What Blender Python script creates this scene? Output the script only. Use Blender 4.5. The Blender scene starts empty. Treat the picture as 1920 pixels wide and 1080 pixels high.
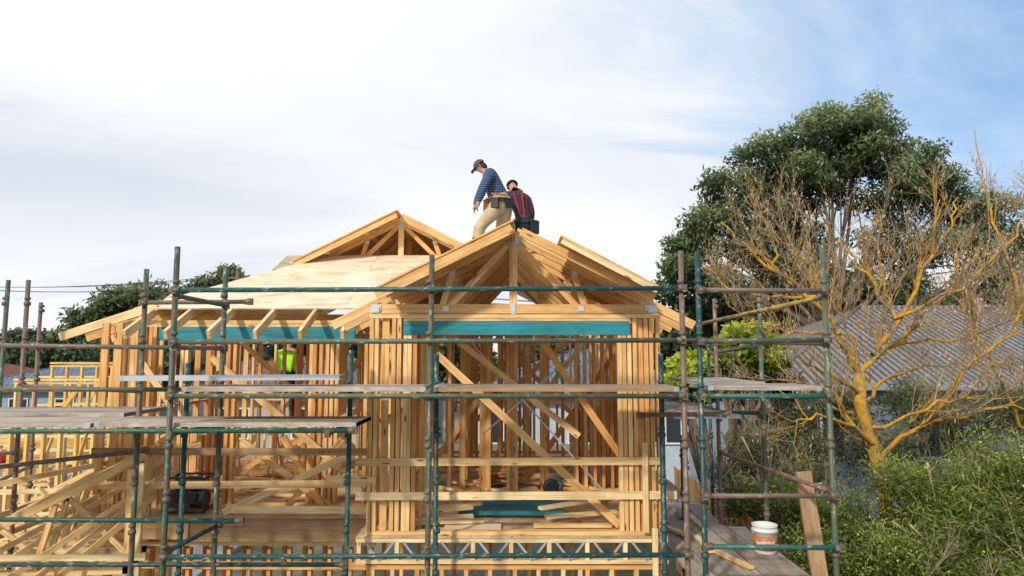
import bpy, math, random
import numpy as np
from mathutils import Vector, Matrix
random.seed(7); rng=np.random.default_rng(7)
scene=bpy.context.scene; col=scene.collection
R=math.radians
WL={}
# ---------------------------------------------------------------- materials
def newmat(name,rough=.6,metal=0.):
    m=bpy.data.materials.new(name); m.use_nodes=True; nt=m.node_tree
    b=nt.nodes['Principled BSDF']; b.inputs['Roughness'].default_value=rough; b.inputs['Metallic'].default_value=metal
    return m,nt,b
def nd(nt,t,**kw):
    n=nt.nodes.new(t)
    for k,v in kw.items():
        if k.startswith('i_'): n.inputs[k[2:].replace('_',' ')].default_value=v
        else: setattr(n,k,v)
    return n
def ramp(nt,fac,stops):
    r=nt.nodes.new('ShaderNodeValToRGB'); e=r.color_ramp.elements
    e[0].position=stops[0][0]; e[0].color=(*stops[0][1],1); e[1].position=stops[-1][0]; e[1].color=(*stops[-1][1],1)
    for p,c in stops[1:-1]:
        x=e.new(p); x.color=(*c,1)
    nt.links.new(fac,r.inputs[0]); return r.outputs[0]
def mix(nt,fac,a,b,mode='MIX'):
    n=nt.nodes.new('ShaderNodeMix'); n.data_type='RGBA'; n.blend_type=mode
    for s,v in ((n.inputs[0],fac),(n.inputs[6],a),(n.inputs[7],b)):
        if hasattr(v,'links'): nt.links.new(v,s)
        else: s.default_value=v if isinstance(v,(int,float)) else (*v,1)
    return n.outputs[2]
def g(v): return (v,v,v)
def mapped(nt,scale,coord='UV'):
    tc=nt.nodes.new('ShaderNodeTexCoord'); mp=nt.nodes.new('ShaderNodeMapping'); mp.inputs['Scale'].default_value=scale
    nt.links.new(tc.outputs[coord],mp.inputs[0]); return mp.outputs[0]
def noise(nt,vec,scale=1,detail=4,rough=.6,dist=0):
    n=nt.nodes.new('ShaderNodeTexNoise'); n.inputs['Scale'].default_value=scale; n.inputs['Detail'].default_value=detail
    n.inputs['Roughness'].default_value=rough; n.inputs['Distortion'].default_value=dist
    if vec is not None: nt.links.new(vec,n.inputs['Vector'])
    return n.outputs[0]
def bump(nt,b,h,s=.3,d=.01):
    n=nt.nodes.new('ShaderNodeBump'); n.inputs['Strength'].default_value=s; n.inputs['Distance'].default_value=d
    nt.links.new(h,n.inputs['Height']); nt.links.new(n.outputs[0],b.inputs['Normal'])
def wood(name,c1,c2,rough=.65,knots=True,dirt=.0):
    m,nt,b=newmat(name,rough)
    at=nd(nt,'ShaderNodeAttribute',attribute_name='tint')
    gr=noise(nt,mapped(nt,(1.3,34,1)),1,5,.65,.4)
    base=mix(nt,at.outputs['Fac'],c1,c2)
    c=mix(nt,1.,base,ramp(nt,gr,[(.3,(.60,.50,.40)),(.5,g(.98)),(.75,(1.12,1.12,1.1))]),'MULTIPLY')
    bl=noise(nt,mapped(nt,(2.2,5,1)),1,3,.6)
    c=mix(nt,1.,c,ramp(nt,bl,[(.3,(.80,.71,.60)),(.6,g(1.05))]),'MULTIPLY')
    if knots:
        v=nd(nt,'ShaderNodeTexVoronoi'); v.inputs['Scale'].default_value=1; nt.links.new(mapped(nt,(2.4,11,1)),v.inputs['Vector'])
        k=ramp(nt,v.outputs['Distance'],[(.06,g(1)),(.15,g(0))])
        c=mix(nt,k,c,(.18,.07,.022))
    if dirt:
        dn=noise(nt,mapped(nt,(3,9,1)),2,6,.7)
        c=mix(nt,ramp(nt,dn,[(.45,g(0)),(.7,g(dirt))]),c,(.16,.14,.12))
    nt.links.new(c,b.inputs['Base Color']); bump(nt,b,gr,.25,.004)
    return m
PINE=wood('pine_timber',(.72,.38,.12),(.90,.63,.30))
PINER=wood('pine_timber_reddish',(.62,.27,.085),(.82,.50,.20))
PALE=wood('pale_timber',(.78,.53,.24),(.90,.74,.44))
PLY=wood('plywood_sheet',(.80,.67,.46),(.87,.77,.58),knots=False)
UPLY=wood('plywood_orange',(.76,.41,.13),(.84,.53,.21),knots=True)
FLOORM=wood('flooring_sheet',(.58,.39,.20),(.74,.53,.30),knots=False,dirt=.7)
TEAL=wood('treated_blue_timber',(.006,.20,.28),(.010,.31,.40),knots=False,dirt=.3)
GREYW=wood('weathered_plank',(.36,.30,.25),(.60,.53,.45),.8,False,.7)
BEAMW=wood('weathered_beam',(.38,.23,.11),(.56,.37,.20),.75,True,.6)
PATHW=wood('dirty_walkway_plank',(.26,.20,.16),(.42,.34,.28),.85,False,.9)
YELW=wood('yellow_framing',(.76,.46,.10),(.84,.61,.22),knots=False)
BARKG=wood('gum_bark',(.11,.085,.06),(.20,.155,.12),.9,False)
def paint(name,cols,rust=.5,rough=.5,metal=0.,rustc=(.16,.07,.035)):
    m,nt,b=newmat(name,rough,metal)
    at=nd(nt,'ShaderNodeAttribute',attribute_name='tint')
    c=mix(nt,at.outputs['Fac'],cols[0],cols[1])
    n1=noise(nt,mapped(nt,(5,12,1)),1,8,.75,.3)
    f=ramp(nt,n1,[(rust-.04,g(1)),(rust+.04,g(0))])
    c=mix(nt,f,c,rustc)
    n2=noise(nt,mapped(nt,(9,20,1)),1,5,.7)
    c=mix(nt,ramp(nt,n2,[(.56,g(0)),(.64,g(.8))]),c,(.42,.40,.36))
    nt.links.new(c,b.inputs['Base Color']); bump(nt,b,n1,.3,.003)
    return m
GREEN=paint('scaffold_green_paint',((.012,.10,.075),(.02,.15,.11)),.40)
DGREEN=paint('scaffold_dark_paint',((.008,.050,.052),(.012,.085,.078)),.40)
OLIVE=paint('scaffold_worn_green',((.04,.09,.055),(.075,.125,.07)),.48,rustc=(.13,.08,.05))
YRUST=paint('scaffold_yellow_rust',((.45,.30,.03),(.38,.26,.05)),.50,rustc=(.14,.09,.06))
BRUST=paint('scaffold_brown_rust',((.19,.11,.08),(.15,.12,.09)),.42)
MIXR=paint('scaffold_coupler',((.10,.10,.07),(.15,.10,.07)),.45)
GALV=paint('galvanised_steel',((.46,.48,.50),(.58,.60,.62)),.26,.45,.5)
PLATE=paint('nail_plate_steel',((.55,.60,.65),(.65,.70,.75)),.2,.4,.4)
def plain(name,c,rough=.6,metal=0.,var=.15,scale=6,coord='Object'):
    m,nt,b=newmat(name,rough,metal)
    n=noise(nt,mapped(nt,(scale,)*3,coord),1,5,.6)
    cc=mix(nt,1.,c,ramp(nt,n,[(.25,g(1-var)),(.75,g(1+var))]),'MULTIPLY')
    nt.links.new(cc,b.inputs['Base Color']); return m
def leafmat(name,stops,trans=.25):
    m,nt,b=newmat(name,.55)
    at=nd(nt,'ShaderNodeAttribute',attribute_name='tint')
    c=ramp(nt,at.outputs['Fac'],stops); nt.links.new(c,b.inputs['Base Color'])
    t=nt.nodes.new('ShaderNodeBsdfTranslucent'); nt.links.new(c,t.inputs[0])
    ms=nt.nodes.new('ShaderNodeMixShader'); ms.inputs[0].default_value=trans
    nt.links.new(b.outputs[0],ms.inputs[1]); nt.links.new(t.outputs[0],ms.inputs[2])
    nt.links.new(ms.outputs[0],nt.nodes['Material Output'].inputs[0]); return m
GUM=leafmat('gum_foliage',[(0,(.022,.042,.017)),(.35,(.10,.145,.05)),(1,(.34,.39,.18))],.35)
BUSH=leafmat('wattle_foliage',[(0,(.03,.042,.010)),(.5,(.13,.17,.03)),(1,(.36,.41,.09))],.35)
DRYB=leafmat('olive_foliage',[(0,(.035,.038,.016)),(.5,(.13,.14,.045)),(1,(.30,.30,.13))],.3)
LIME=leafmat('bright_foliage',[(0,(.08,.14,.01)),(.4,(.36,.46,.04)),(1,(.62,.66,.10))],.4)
FLOW=leafmat('yellow_blossom',[(0,(.60,.55,.02)),(1,(.85,.78,.06))])
POD=leafmat('dry_seed_pods',[(0,(.24,.19,.14)),(1,(.62,.54,.44))],.15)
FARG=leafmat('distant_foliage',[(0,(.03,.05,.025)),(.5,(.075,.11,.045)),(1,(.16,.20,.09))],.2)
def lichen():
    m,nt,b=newmat('lichen_bark',.9)
    n=noise(nt,mapped(nt,(2.5,2.5,2.5),'Object'),1,6,.7)
    n2=noise(nt,mapped(nt,(14,14,14),'Object'),1,3,.7)
    c=mix(nt,ramp(nt,n,[(.38,g(0)),(.52,g(1))]),(.25,.18,.11),(.62,.33,.035))
    c=mix(nt,1.,c,ramp(nt,n2,[(.3,g(.5)),(.7,g(1.1))]),'MULTIPLY')
    nt.links.new(c,b.inputs['Base Color']); bump(nt,b,n2,.5,.02); return m
LICHEN=lichen(); TWIG=plain('twig_bark',(.36,.28,.19),.9,var=.5)
# ---------------------------------------------------------------- builder
class MB:
    def __init__(s): s.v=[];s.f=[];s.uv=[];s.t=[];s.m=[];s.sm=[]
    def add(s,idx,uv,t,m=0,sm=False):
        s.f.append(idx); s.uv.extend(uv); s.t.append(t); s.m.append(m); s.sm.append(sm)
    def beam(s,a,b,w,h,up=None,m=0,t=None):
        a=Vector(a);b=Vector(b);d=b-a;L=d.length;d=d/L
        if up is None: up=Vector((0,0,1)) if abs(d.z)<.92 else Vector((0,1,0))
        else: up=Vector(up)
        sd=d.cross(up).normalized();u2=sd.cross(d).normalized();o=len(s.v)
        t=random.random() if t is None else t; ru=random.random()*50; rv=random.random()*50
        for p in (a,b):
            for i,j in ((-1,-1),(1,-1),(1,1),(-1,1)): s.v.append(p+sd*(i*w/2)+u2*(j*h/2))
        per=[0,w,w+h,w+h+w,2*(w+h)]
        for k in range(4):
            k2=(k+1)%4
            s.add((o+k,o+k+4,o+k2+4,o+k2),[(ru,rv+per[k]),(ru+L,rv+per[k]),(ru+L,rv+per[k+1]),(ru,rv+per[k+1])],t,m)
        e=[(ru,rv),(ru+.01,rv),(ru+.01,rv+h),(ru,rv+h)]
        s.add((o,o+1,o+2,o+3),e,t*.6,m); s.add((o+7,o+6,o+5,o+4),e,t*.6,m)
        return s
    def box(s,c,sz,m=0,t=None):
        return s.beam((c[0]-sz[0]/2,c[1],c[2]),(c[0]+sz[0]/2,c[1],c[2]),sz[1],sz[2],(0,0,1),m,t)
    def tube(s,pts,rad,n=8,m=0,t=None,cap=True):
        pts=[Vector(p) for p in pts]
        if not hasattr(rad,'__len__'): rad=[rad]*len(pts)
        o=len(s.v); t=random.random() if t is None else t; ru=random.random()*50; L=0
        prev=None; us=[]
        for i,p in enumerate(pts):
            d=(pts[min(i+1,len(pts)-1)]-pts[max(i-1,0)]).normalized()
            if prev is None: prev=d.cross(Vector((0,0,1)) if abs(d.z)<.9 else Vector((0,1,0))).normalized()
            sd=(prev-d*prev.dot(d)).normalized(); prev=sd; u2=d.cross(sd)
            if i: L+=(p-pts[i-1]).length
            us.append(ru+L)
            for k in range(n):
                a=2*math.pi*k/n; s.v.append(p+(sd*math.cos(a)+u2*math.sin(a))*rad[i])
        for i in range(len(pts)-1):
            for k in range(n):
                k2=(k+1)%n; c0=k*.16/n*1.;c1=(k+1)*.16/n
                s.add((o+i*n+k,o+i*n+k2,o+(i+1)*n+k2,o+(i+1)*n+k),[(us[i],c0),(us[i],c1),(us[i+1],c1),(us[i+1],c0)],t,m,True)
        if cap:
            s.add(tuple(o+k for k in reversed(range(n))),[(ru,0)]*n,t,m)
            s.add(tuple(o+(len(pts)-1)*n+k for k in range(n)),[(ru,0)]*n,t,m)
        return s
    def slab(s,c,th,m=0,t=None,mside=None):
        c=[Vector(p) for p in c]; n=(c[1]-c[0]).cross(c[2]-c[0]).normalized()
        e=(c[1]-c[0]).normalized(); f=n.cross(e); o=len(s.v); k=len(c); t=random.random() if t is None else t
        ru=random.random()*20
        s.v+=c; s.v+=[p-n*th for p in c]
        uv=[(ru+(p-c[0]).dot(e),(p-c[0]).dot(f)) for p in c]
        s.add(tuple(range(o,o+k)),uv,t,m); s.add(tuple(reversed(range(o+k,o+2*k))),list(reversed(uv)),t,m if mside is None else mside)
        for i in range(k):
            j=(i+1)%k; s.add((o+i,o+k+i,o+k+j,o+j),[uv[i],uv[i],uv[j],uv[j]],t,m if mside is None else mside)
        return s
    def lathe(s,c,prof,n=20,m=0,t=.5,axis='z',sx=1,sy=1):
        o=len(s.v); c=Vector(c)
        for r,z in prof:
            for k in range(n):
                a=2*math.pi*k/n; x,y=r*math.cos(a)*sx,r*math.sin(a)*sy
                s.v.append(c+(Vector((x,y,z)) if axis=='z' else Vector((z,x,y)) if axis=='x' else Vector((x,z,y))))
        for i in range(len(prof)-1):
            for k in range(n):
                k2=(k+1)%n
                s.add((o+i*n+k,o+i*n+k2,o+(i+1)*n+k2,o+(i+1)*n+k),[(k/n,i),(k/n+1/n,i),(k/n+1/n,i+1),(k/n,i+1)],t,m,True)
        s.add(tuple(o+k for k in reversed(range(n))),[(0,0)]*n,t,m)
        s.add(tuple(o+(len(prof)-1)*n+k for k in range(n)),[(0,0)]*n,t,m)
        return s
    def mesh(s,me,matf,t=.5,sm=True):
        o=len(s.v); s.v+=[v.co.copy() for v in me.vertices]
        for p in me.polygons:
            s.add(tuple(o+i for i in p.vertices),[(0,0)]*len(p.vertices),t,matf(p.center),sm)
        return s
    def done(s,name,parent=None,mats=(PINE,)):
        me=bpy.data.meshes.new(name)
        V=np.array([tuple(v) for v in s.v]); lo=V.min(0); hi=V.max(0)
        c=Vector(((lo[0]+hi[0])/2,(lo[1]+hi[1])/2,lo[2])); V=V-np.array(c)
        me.from_pydata(V.tolist(),[],s.f)
        ul=me.uv_layers.new(name='UVMap'); ul.data.foreach_set('uv',np.array(s.uv,dtype=np.float32).ravel())
        a=me.attributes.new('tint','FLOAT','FACE'); a.data.foreach_set('value',np.array(s.t,dtype=np.float32))
        me.polygons.foreach_set('material_index',s.m); me.polygons.foreach_set('use_smooth',s.sm)
        for m in mats: me.materials.append(m)
        me.update(); return place(bpy.data.objects.new(name,me),parent,c)
def place(ob,parent,c):
    col.objects.link(ob); WL[ob.name]=Vector(c)
    if parent: ob.parent=parent; ob.location=Vector(c)-WL[parent.name]
    else: ob.location=c
    return ob
def tag(ob,label,cat,group=None):
    ob['label']=label; ob['category']=cat
    if group: ob['group']=group
    return ob
def top(name,label,cat,loc,group=None):
    e=bpy.data.objects.new(name,None); e.empty_display_size=.3; place(e,None,loc); return tag(e,label,cat,group)
def struct(ob): ob['kind']='structure'; return ob
def leafmesh(name,P,D,L,W,T,mat,parent=None):
    N=len(P); D=D/np.linalg.norm(D,axis=1,keepdims=True)
    S=np.cross(D,rng.normal(size=(N,3))); S/=np.linalg.norm(S,axis=1,keepdims=True)
    L=L[:,None];W=W[:,None]
    c=P.mean(0); Q=P-c
    V=np.stack([Q,Q+D*L*.45+S*W,Q+D*L,Q+D*L*.45-S*W],1).reshape(-1,3).astype(np.float32)
    me=bpy.data.meshes.new(name); me.vertices.add(4*N); me.vertices.foreach_set('co',V.ravel())
    me.loops.add(4*N); me.loops.foreach_set('vertex_index',np.arange(4*N,dtype=np.int32))
    me.polygons.add(N); me.polygons.foreach_set('loop_start',np.arange(0,4*N,4,dtype=np.int32))
    try: me.polygons.foreach_set('loop_total',np.full(N,4,dtype=np.int32))
    except Exception: pass
    a=me.attributes.new('tint','FLOAT','FACE'); a.data.foreach_set('value',np.clip(T,0,1).astype(np.float32))
    me.materials.append(mat); me.update(calc_edges=True); me.validate()
    return place(bpy.data.objects.new(name,me),parent,Vector(c))
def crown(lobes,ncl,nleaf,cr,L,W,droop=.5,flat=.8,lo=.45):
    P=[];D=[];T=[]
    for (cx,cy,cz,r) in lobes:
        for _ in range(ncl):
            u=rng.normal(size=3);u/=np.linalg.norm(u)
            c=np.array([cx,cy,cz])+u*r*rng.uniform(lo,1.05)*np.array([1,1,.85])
            tb=rng.uniform(.15,.55)+.32*u[2]  # crown shading put into the leaf tint: lobe tops lighter, undersides darker
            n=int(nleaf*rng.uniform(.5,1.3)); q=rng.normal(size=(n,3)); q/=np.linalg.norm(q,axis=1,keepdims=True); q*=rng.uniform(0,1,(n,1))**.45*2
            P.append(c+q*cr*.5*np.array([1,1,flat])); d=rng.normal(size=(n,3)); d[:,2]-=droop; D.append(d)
            T.append(tb+rng.normal(size=n)*.12+q[:,2]*.16)  # random leaf variation, plus painted shading from clump top to bottom
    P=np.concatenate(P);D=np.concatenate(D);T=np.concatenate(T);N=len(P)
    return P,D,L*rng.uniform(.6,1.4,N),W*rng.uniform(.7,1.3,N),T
# ---------------------------------------------------------------- camera, light, world
cam=bpy.data.cameras.new('Camera'); cam.lens=24; cam.sensor_width=36; cam.clip_end=2000; cam.clip_start=.05
co=bpy.data.objects.new('Camera',cam); co.location=(0,0,5); co.rotation_euler=(R(95.5),0,0); col.objects.link(co); scene.camera=co
EL,AZ=R(34),R(-150)
sd=Vector((math.sin(AZ)*math.cos(EL),math.cos(AZ)*math.cos(EL),math.sin(EL)))
sun=bpy.data.lights.new('Sun','SUN'); sun.energy=3.0; sun.angle=R(4.0); sun.color=(1,.93,.79)
so=bpy.data.objects.new('Sun',sun); so.rotation_euler=sd.to_track_quat('Z','Y').to_euler(); so.location=(-10,-10,30); col.objects.link(so)
w=bpy.data.worlds.new('World'); scene.world=w; w.use_nodes=True; nt=w.node_tree; bg=nt.nodes['Background']
sky=nt.nodes.new('ShaderNodeTexSky'); sky.sky_type='NISHITA'; sky.sun_disc=False; sky.sun_elevation=EL; sky.sun_rotation=AZ
nt.links.new(sky.outputs[0],bg.inputs[0]); bg.inputs[1].default_value=.15
tc=nt.nodes.new('ShaderNodeTexCoord'); sp=nt.nodes.new('ShaderNodeSeparateXYZ'); nt.links.new(tc.outputs['Generated'],sp.inputs[0])
def M(op,a,b=0.,c=None):
    n=nt.nodes.new('ShaderNodeMath'); n.operation=op
    for i,v in enumerate((a,b) if c is None else (a,b,c)):
        if hasattr(v,'links'): nt.links.new(v,n.inputs[i])
        else: n.inputs[i].default_value=v
    return n.outputs[0]
X,Y,Z=sp.outputs
den=M('ADD',M('MAXIMUM',Z,0.),.22)
cb=nt.nodes.new('ShaderNodeCombineXYZ'); nt.links.new(M('MULTIPLY',M('DIVIDE',X,den),.5),cb.inputs[0]); nt.links.new(M('DIVIDE',Y,den),cb.inputs[1])
n1=noise(nt,cb.outputs[0],1.3,9,.62,.7)
mp=nt.nodes.new('ShaderNodeMapping'); mp.inputs['Location'].default_value=(3,7,1); nt.links.new(cb.outputs[0],mp.inputs[0]); n2=noise(nt,mp.outputs[0],1.0,8,.58,.5)
blue=M('MAXIMUM',M('SUBTRACT',M('ADD',M('MULTIPLY',X,1.15),M('MULTIPLY',Z,.95)),.20),0.)
cov=M('SUBTRACT',M('ADD',M('MULTIPLY',n1,2.3),.02),M('MULTIPLY',blue,.95))
fac=ramp(nt,cov,[(.1,g(.4)),(.5,g(.72)),(1.0,g(.99))])
cc=ramp(nt,n2,[(.34,(.72,.77,.85)),(.48,(.86,.89,.935)),(.62,(.97,.98,.99))])
left=M('MULTIPLY',M('MAXIMUM',M('ADD',M('MULTIPLY',X,-1.),.05),0.),M('MAXIMUM',M('SUBTRACT',Z,.2),0.))
cc=mix(nt,M('MINIMUM',M('MULTIPLY',left,9.),.9),cc,(.985,.995,1.))
bd=M('MULTIPLY',M('SUBTRACT',1.,M('MINIMUM',M('MULTIPLY',M('ABSOLUTE',M('SUBTRACT',M('ADD',Z,M('MULTIPLY',n2,.10)),.265)),10.),1.)),M('MINIMUM',M('MAXIMUM',M('MULTIPLY',M('SUBTRACT',M('MULTIPLY',X,-1.),.14),3.),0.),1.))
cc=mix(nt,M('MULTIPLY',bd,.70),cc,(.62,.67,.77))
bz=ramp(nt,cov,[(.05,(.34,.60,1.)),(.45,(.58,.77,1.)),(.85,g(1.))])
cc=mix(nt,1.,cc,bz,'MULTIPLY')
b2=nt.nodes.new('ShaderNodeBackground'); nt.links.new(cc,b2.inputs[0]); b2.inputs[1].default_value=1.07
ms=nt.nodes.new('ShaderNodeMixShader'); nt.links.new(fac,ms.inputs[0]); nt.links.new(bg.outputs[0],ms.inputs[1]); nt.links.new(b2.outputs[0],ms.inputs[2])
nt.links.new(ms.outputs[0],nt.nodes['World Output'].inputs[0])
scene.view_settings.view_transform='Standard'; scene.view_settings.look='None'; scene.view_settings.exposure=0
# ---------------------------------------------------------------- ground
m,nt2,b=newmat('ground_soil_grass',.95)
a=noise(nt2,mapped(nt2,(.08,.08,.08),'Object'),1,6,.6); a2=noise(nt2,mapped(nt2,(3,3,3),'Object'),1,6,.7)
c=mix(nt2,ramp(nt2,a,[(.42,g(0)),(.55,g(1))]),(.28,.24,.18),(.09,.11,.05)); c=mix(nt2,1.,c,ramp(nt2,a2,[(.3,g(.6)),(.7,g(1.2))]),'MULTIPLY')
nt2.links.new(c,b.inputs['Base Color'])
gm=MB(); gm.slab([(-900,-60,0),(900,-60,0),(900,1500,0),(-900,1500,0)],.2); struct(gm.done('ground',None,(m,)))
CONC=plain('concrete_slab',(.48,.47,.46),.85,scale=2,var=.3)
gm=MB(); gm.slab([(-24,9,.1),(-7,9,.1),(-7,24,.1),(-24,24,.1)],.12); struct(gm.done('pavement',None,(CONC,)))
# ---------------------------------------------------------------- timber house frame
H=top('timber_house_frame','unfinished two storey pine house frame with open walls and bare trusses','house',(-1.8,7.8,0))
studs=[]
def stud(x,y,z0,z1,wx=.045,wy=.09,mat=None): studs.append((x+random.uniform(-.004,.004),y,z0,z1,wx,wy,mat if mat is not None else (0 if random.random()<(.9 if y<9.3 else .7) else 1)))
def part(name,a,b,w_,h,mat=PINE,up=None,label=None,par=None):
    o=MB().beam(a,b,w_,h,up).done(name,par or H,(mat,))
    if label: o['label']=label
    return o
F=3.0; T1=5.40
yf=7.8
for x in (-1.59,-1.53,-1.335,-1.275,-1.205,-1.155,-1.10): stud(x,yf,F+.05,T1 if x<-1.25 else 5.215)
stud(-1.44,yf+.02,F+.05,T1,.08,.035); stud(-1.0,yf+.5,F+.02,T1,.09,.04,0); stud(-1.06,yf+.35,F,T1)
for x in (1.22,1.272,1.324): stud(x,yf,F+.05,5.215)
for x in (1.39,1.52,1.58,1.655): stud(x,yf,F+.05,T1)
stud(1.455,yf+.02,F+.05,T1,.07,.035)
part('wall_plate',(-1.62,yf,F+.026),(1.69,yf,F+.026),.09,.045)
part('wall_plate',(-1.62,yf,5.424),(1.69,yf,5.424),.09,.043)
part('wall_plate',(-1.23,yf-.005,5.384),(1.34,yf-.005,5.384),.09,.03)
part('lintel',(-1.232,yf-.03,5.288),(1.338,yf-.03,5.288),.05,.15,TEAL,label='blue green treated timber lintel over front opening')
def wallY(x,y0,y1,z0,z1,sp=.45,nog=True,mat=None):
    y=y0
    while y<=y1: stud(x,y,z0+.045,z1-.045,.09,.045,mat); y+=sp
    part('wall_plate',(x,y0-.03,z0+.022),(x,y1+.03,z0+.022),.09,.044); part('wall_plate',(x,y0-.03,z1-.022),(x,y1+.03,z1-.022),.09,.044)
    if nog: part('noggin',(x,y0,(z0+z1)/2),(x,y1,(z0+z1)/2),.085,.04,PINER)
def wallX(y,x0,x1,z0,z1,sp=.45,nog=True,mat=None,gap=None):
    x=x0
    while x<=x1:
        if not(gap and gap[0]<x<gap[1]): stud(x,y,z0+.045,z1-.045,.045,.09,mat)
        x+=sp
    part('wall_plate',(x0-.03,y,z0+.022),(x1+.03,y,z0+.022),.09,.044); part('wall_plate',(x0-.03,y,z1-.022),(x1+.03,y,z1-.022),.09,.044)
    if nog:
        x=x0; k=0
        while x<x1-.1: part('noggin',(x+.02,y,(z0+z1)/2+.05*(k%2)),(min(x+sp,x1)-.02,y,(z0+z1)/2+.05*(k%2)),.085,.04,PINE) if sp>.2 and not(gap and gap[0]-.2<x<gap[1]) else None; x+=sp; k+=1
wallY(1.63,8.25,14,F,T1,.36); wallY(-1.63,8.25,14,F,T1,.40)
wallX(14.1,-1.6,1.65,F,T1,.28); wallX(14.1,-5.3,-1.8,F,T1,.45); wallX(11.4,-1.5,1.5,F,T1,.26,gap=(.25,.5)); wallX(12.6,-.9,1.6,F,T1,.26)
wallX(10.2,.95,1.6,F,T1,.13,mat=1); wallX(12.2,-5.3,-3.0,F,T1,.42); wallX(10.9,-3.1,-1.7,F,T1,.34); wallX(13.4,-1.5,1.5,F,T1,.31)
wallX(10.3,-1.5,-.75,F,T1,.19)
wallY(-5.3,9.5,14,F,T1,.42); wallY(-3.4,11,14,F,T1,.6); wallY(.25,11.5,13.8,F,T1,.4); wallY(-.75,10.5,13,F,T1,.45)
for x in (-.45,-.40,-.34,-.05,.0,.05,.45,.5): stud(x,9.9+abs(x),F+.02,5.45,.06,.09)
for i in range(16): stud(.95+.042*i,10.6+.1*(i%3),F+.02,F+1.0+random.random()*.9,.04,.09,i%2)
for i in range(8): stud(-4.6+.06*i,10.3+.1*(i%3),F+.02,F+.8+random.random()*1.1,.04,.09,i%2)
yl=9.2
for x in (-5.3,-5.25,-5.18,-5.1,-5.0,-4.92,-4.83,-4.78): stud(x,yl,F+.05,T1)
for x in (-4.4,-4.34,-3.78,-3.7,-2.68,-2.63,-2.55,-2.46,-2.4,-2.33,-1.95,-1.85): stud(x,yl,F+.05,5.16)
for x in (-5.28,-5.1,-4.9): stud(x,yl-.3,F,T1,.09,.045)
part('wall_plate',(-5.35,yl,F+.024),(-1.7,yl,F+.024),.09,.044)
part('wall_plate',(-5.35,yl,5.424),(-1.7,yl,5.424),.09,.044); part('wall_plate',(-5.35,yl-.002,5.378),(-1.7,yl-.002,5.378),.09,.04)
part('lintel',(-4.72,yl-.03,5.265),(-2.1,yl-.03,5.265),.05,.18,TEAL,label='blue green treated timber lintel over wide opening')
part('noggin',(-5.3,yl,4.2),(-4.78,yl,4.2),.08,.045); part('noggin',(-5.3,yl-.05,3.75),(-4.78,yl-.05,3.75),.03,.09)
# storey below
for i in range(13): stud(-1.58+i*.268,yf,0.1,2.64)
for x in (-1.53,1.64,-.9,.75): stud(x,yf-.002,0.1,2.64)
for i in range(15): stud(-5.25+i*.25,8.75,.1,2.6,mat=i%2)
for i in range(14): stud(-5.25+i*.27,9.6,.1,2.6,mat=1)
for i in range(12): stud(-1.4+i*.27,9,.1,2.6,mat=0)
for i in range(12): stud(-1.4+i*.27,10.5,.1,2.6,mat=1)
part('wall_plate',(-1.62,yf,2.662),(1.69,yf,2.662),.09,.04)
part('wall_plate',(-5.35,8.75,2.66),(-1.7,8.75,2.66),.09,.044); part('noggin',(-5.3,8.69,2.42),(-1.75,8.69,2.40),.03,.09)
studs.sort(key=lambda s:s[1])
for s in studs[:98]:
    MB().beam((s[0],s[1],s[2]),(s[0],s[1],s[3]),s[4],s[5]).done('stud',H,((PINE,PINER)[s[6]],))
mb=MB()
for s in studs[98:]: mb.beam((s[0],s[1],s[2]),(s[0],s[1],s[3]),s[4],s[5],m=s[6])
o=mb.done('stud',H,(PINE,PINER)); o['kind']='stuff'
mb=MB()
for i in range(4):
    for j in range(7):
        x0=-1.72+i*.86; y0=7.74+j*1.1
        mb.slab([(x0+.003,y0+.003,F),(x0+.857,y0+.003,F),(x0+.857,y0+1.097,F),(x0+.003,y0+1.097,F)],.022)
for i in range(4):
    for j in range(6):
        x0=-5.36+i*.905; y0=8.62+j*1.1
        mb.slab([(x0+.003,y0+.003,F),(x0+.902,y0+.003,F),(x0+.902,y0+1.097,F),(x0+.003,y0+1.097,F)],.022)
mb.done('floor',H,(FLOORM,))
part('floor_beam',(-3.9,8.56,2.86),(-1.74,8.56,2.86),.09,.25,BEAMW,label='weathered deep timber floor beam')
part('floor_beam',(-5.3,8.6,2.85),(-3.95,8.6,2.85),.06,.2)
mb=MB(); mb.beam((-1.72,yf,2.952),(1.72,yf,2.952),.09,.045); mb.beam((-1.72,yf,2.72),(1.72,yf,2.72),.09,.04)
for i in range(9): mb.beam((-1.69+i*.42,yf,2.742),(-1.69+i*.42,yf,2.93),.045,.08)
for i in range(8):
    x=-1.62+i*.42
    for sgn in (0,1):
        mb.beam((x+.16,yf-.05,2.74),(x+(.32 if sgn else 0),yf-.05,2.94),.006,.024,None,m=1)
mb.done('floor_truss',H,(PALE,GALV))
for (x0,x1,y,z,m_) in ((-1.74,1.69,7.73,3.80,PALE),(-1.73,1.82,7.73,3.43,PALE),(-5.15,-1.78,8.52,3.81,BEAMW),(-5.2,-1.78,8.52,3.40,PINE),(-3.4,-1.76,8.5,3.12,PALE),(-2.05,-1.5,7.69,3.62,PINE)):
    part('guard_board',(x0,y,z),(x1,y,z+random.uniform(-.02,.02)),.025,.085,m_)
part('guard_board',(1.47,7.7,3.05),(1.47,7.7,4.02),.06,.03,PALE)
part('guard_board',(1.56,7.68,2.6),(1.56,7.68,3.1),.06,.03,PALE)
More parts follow.
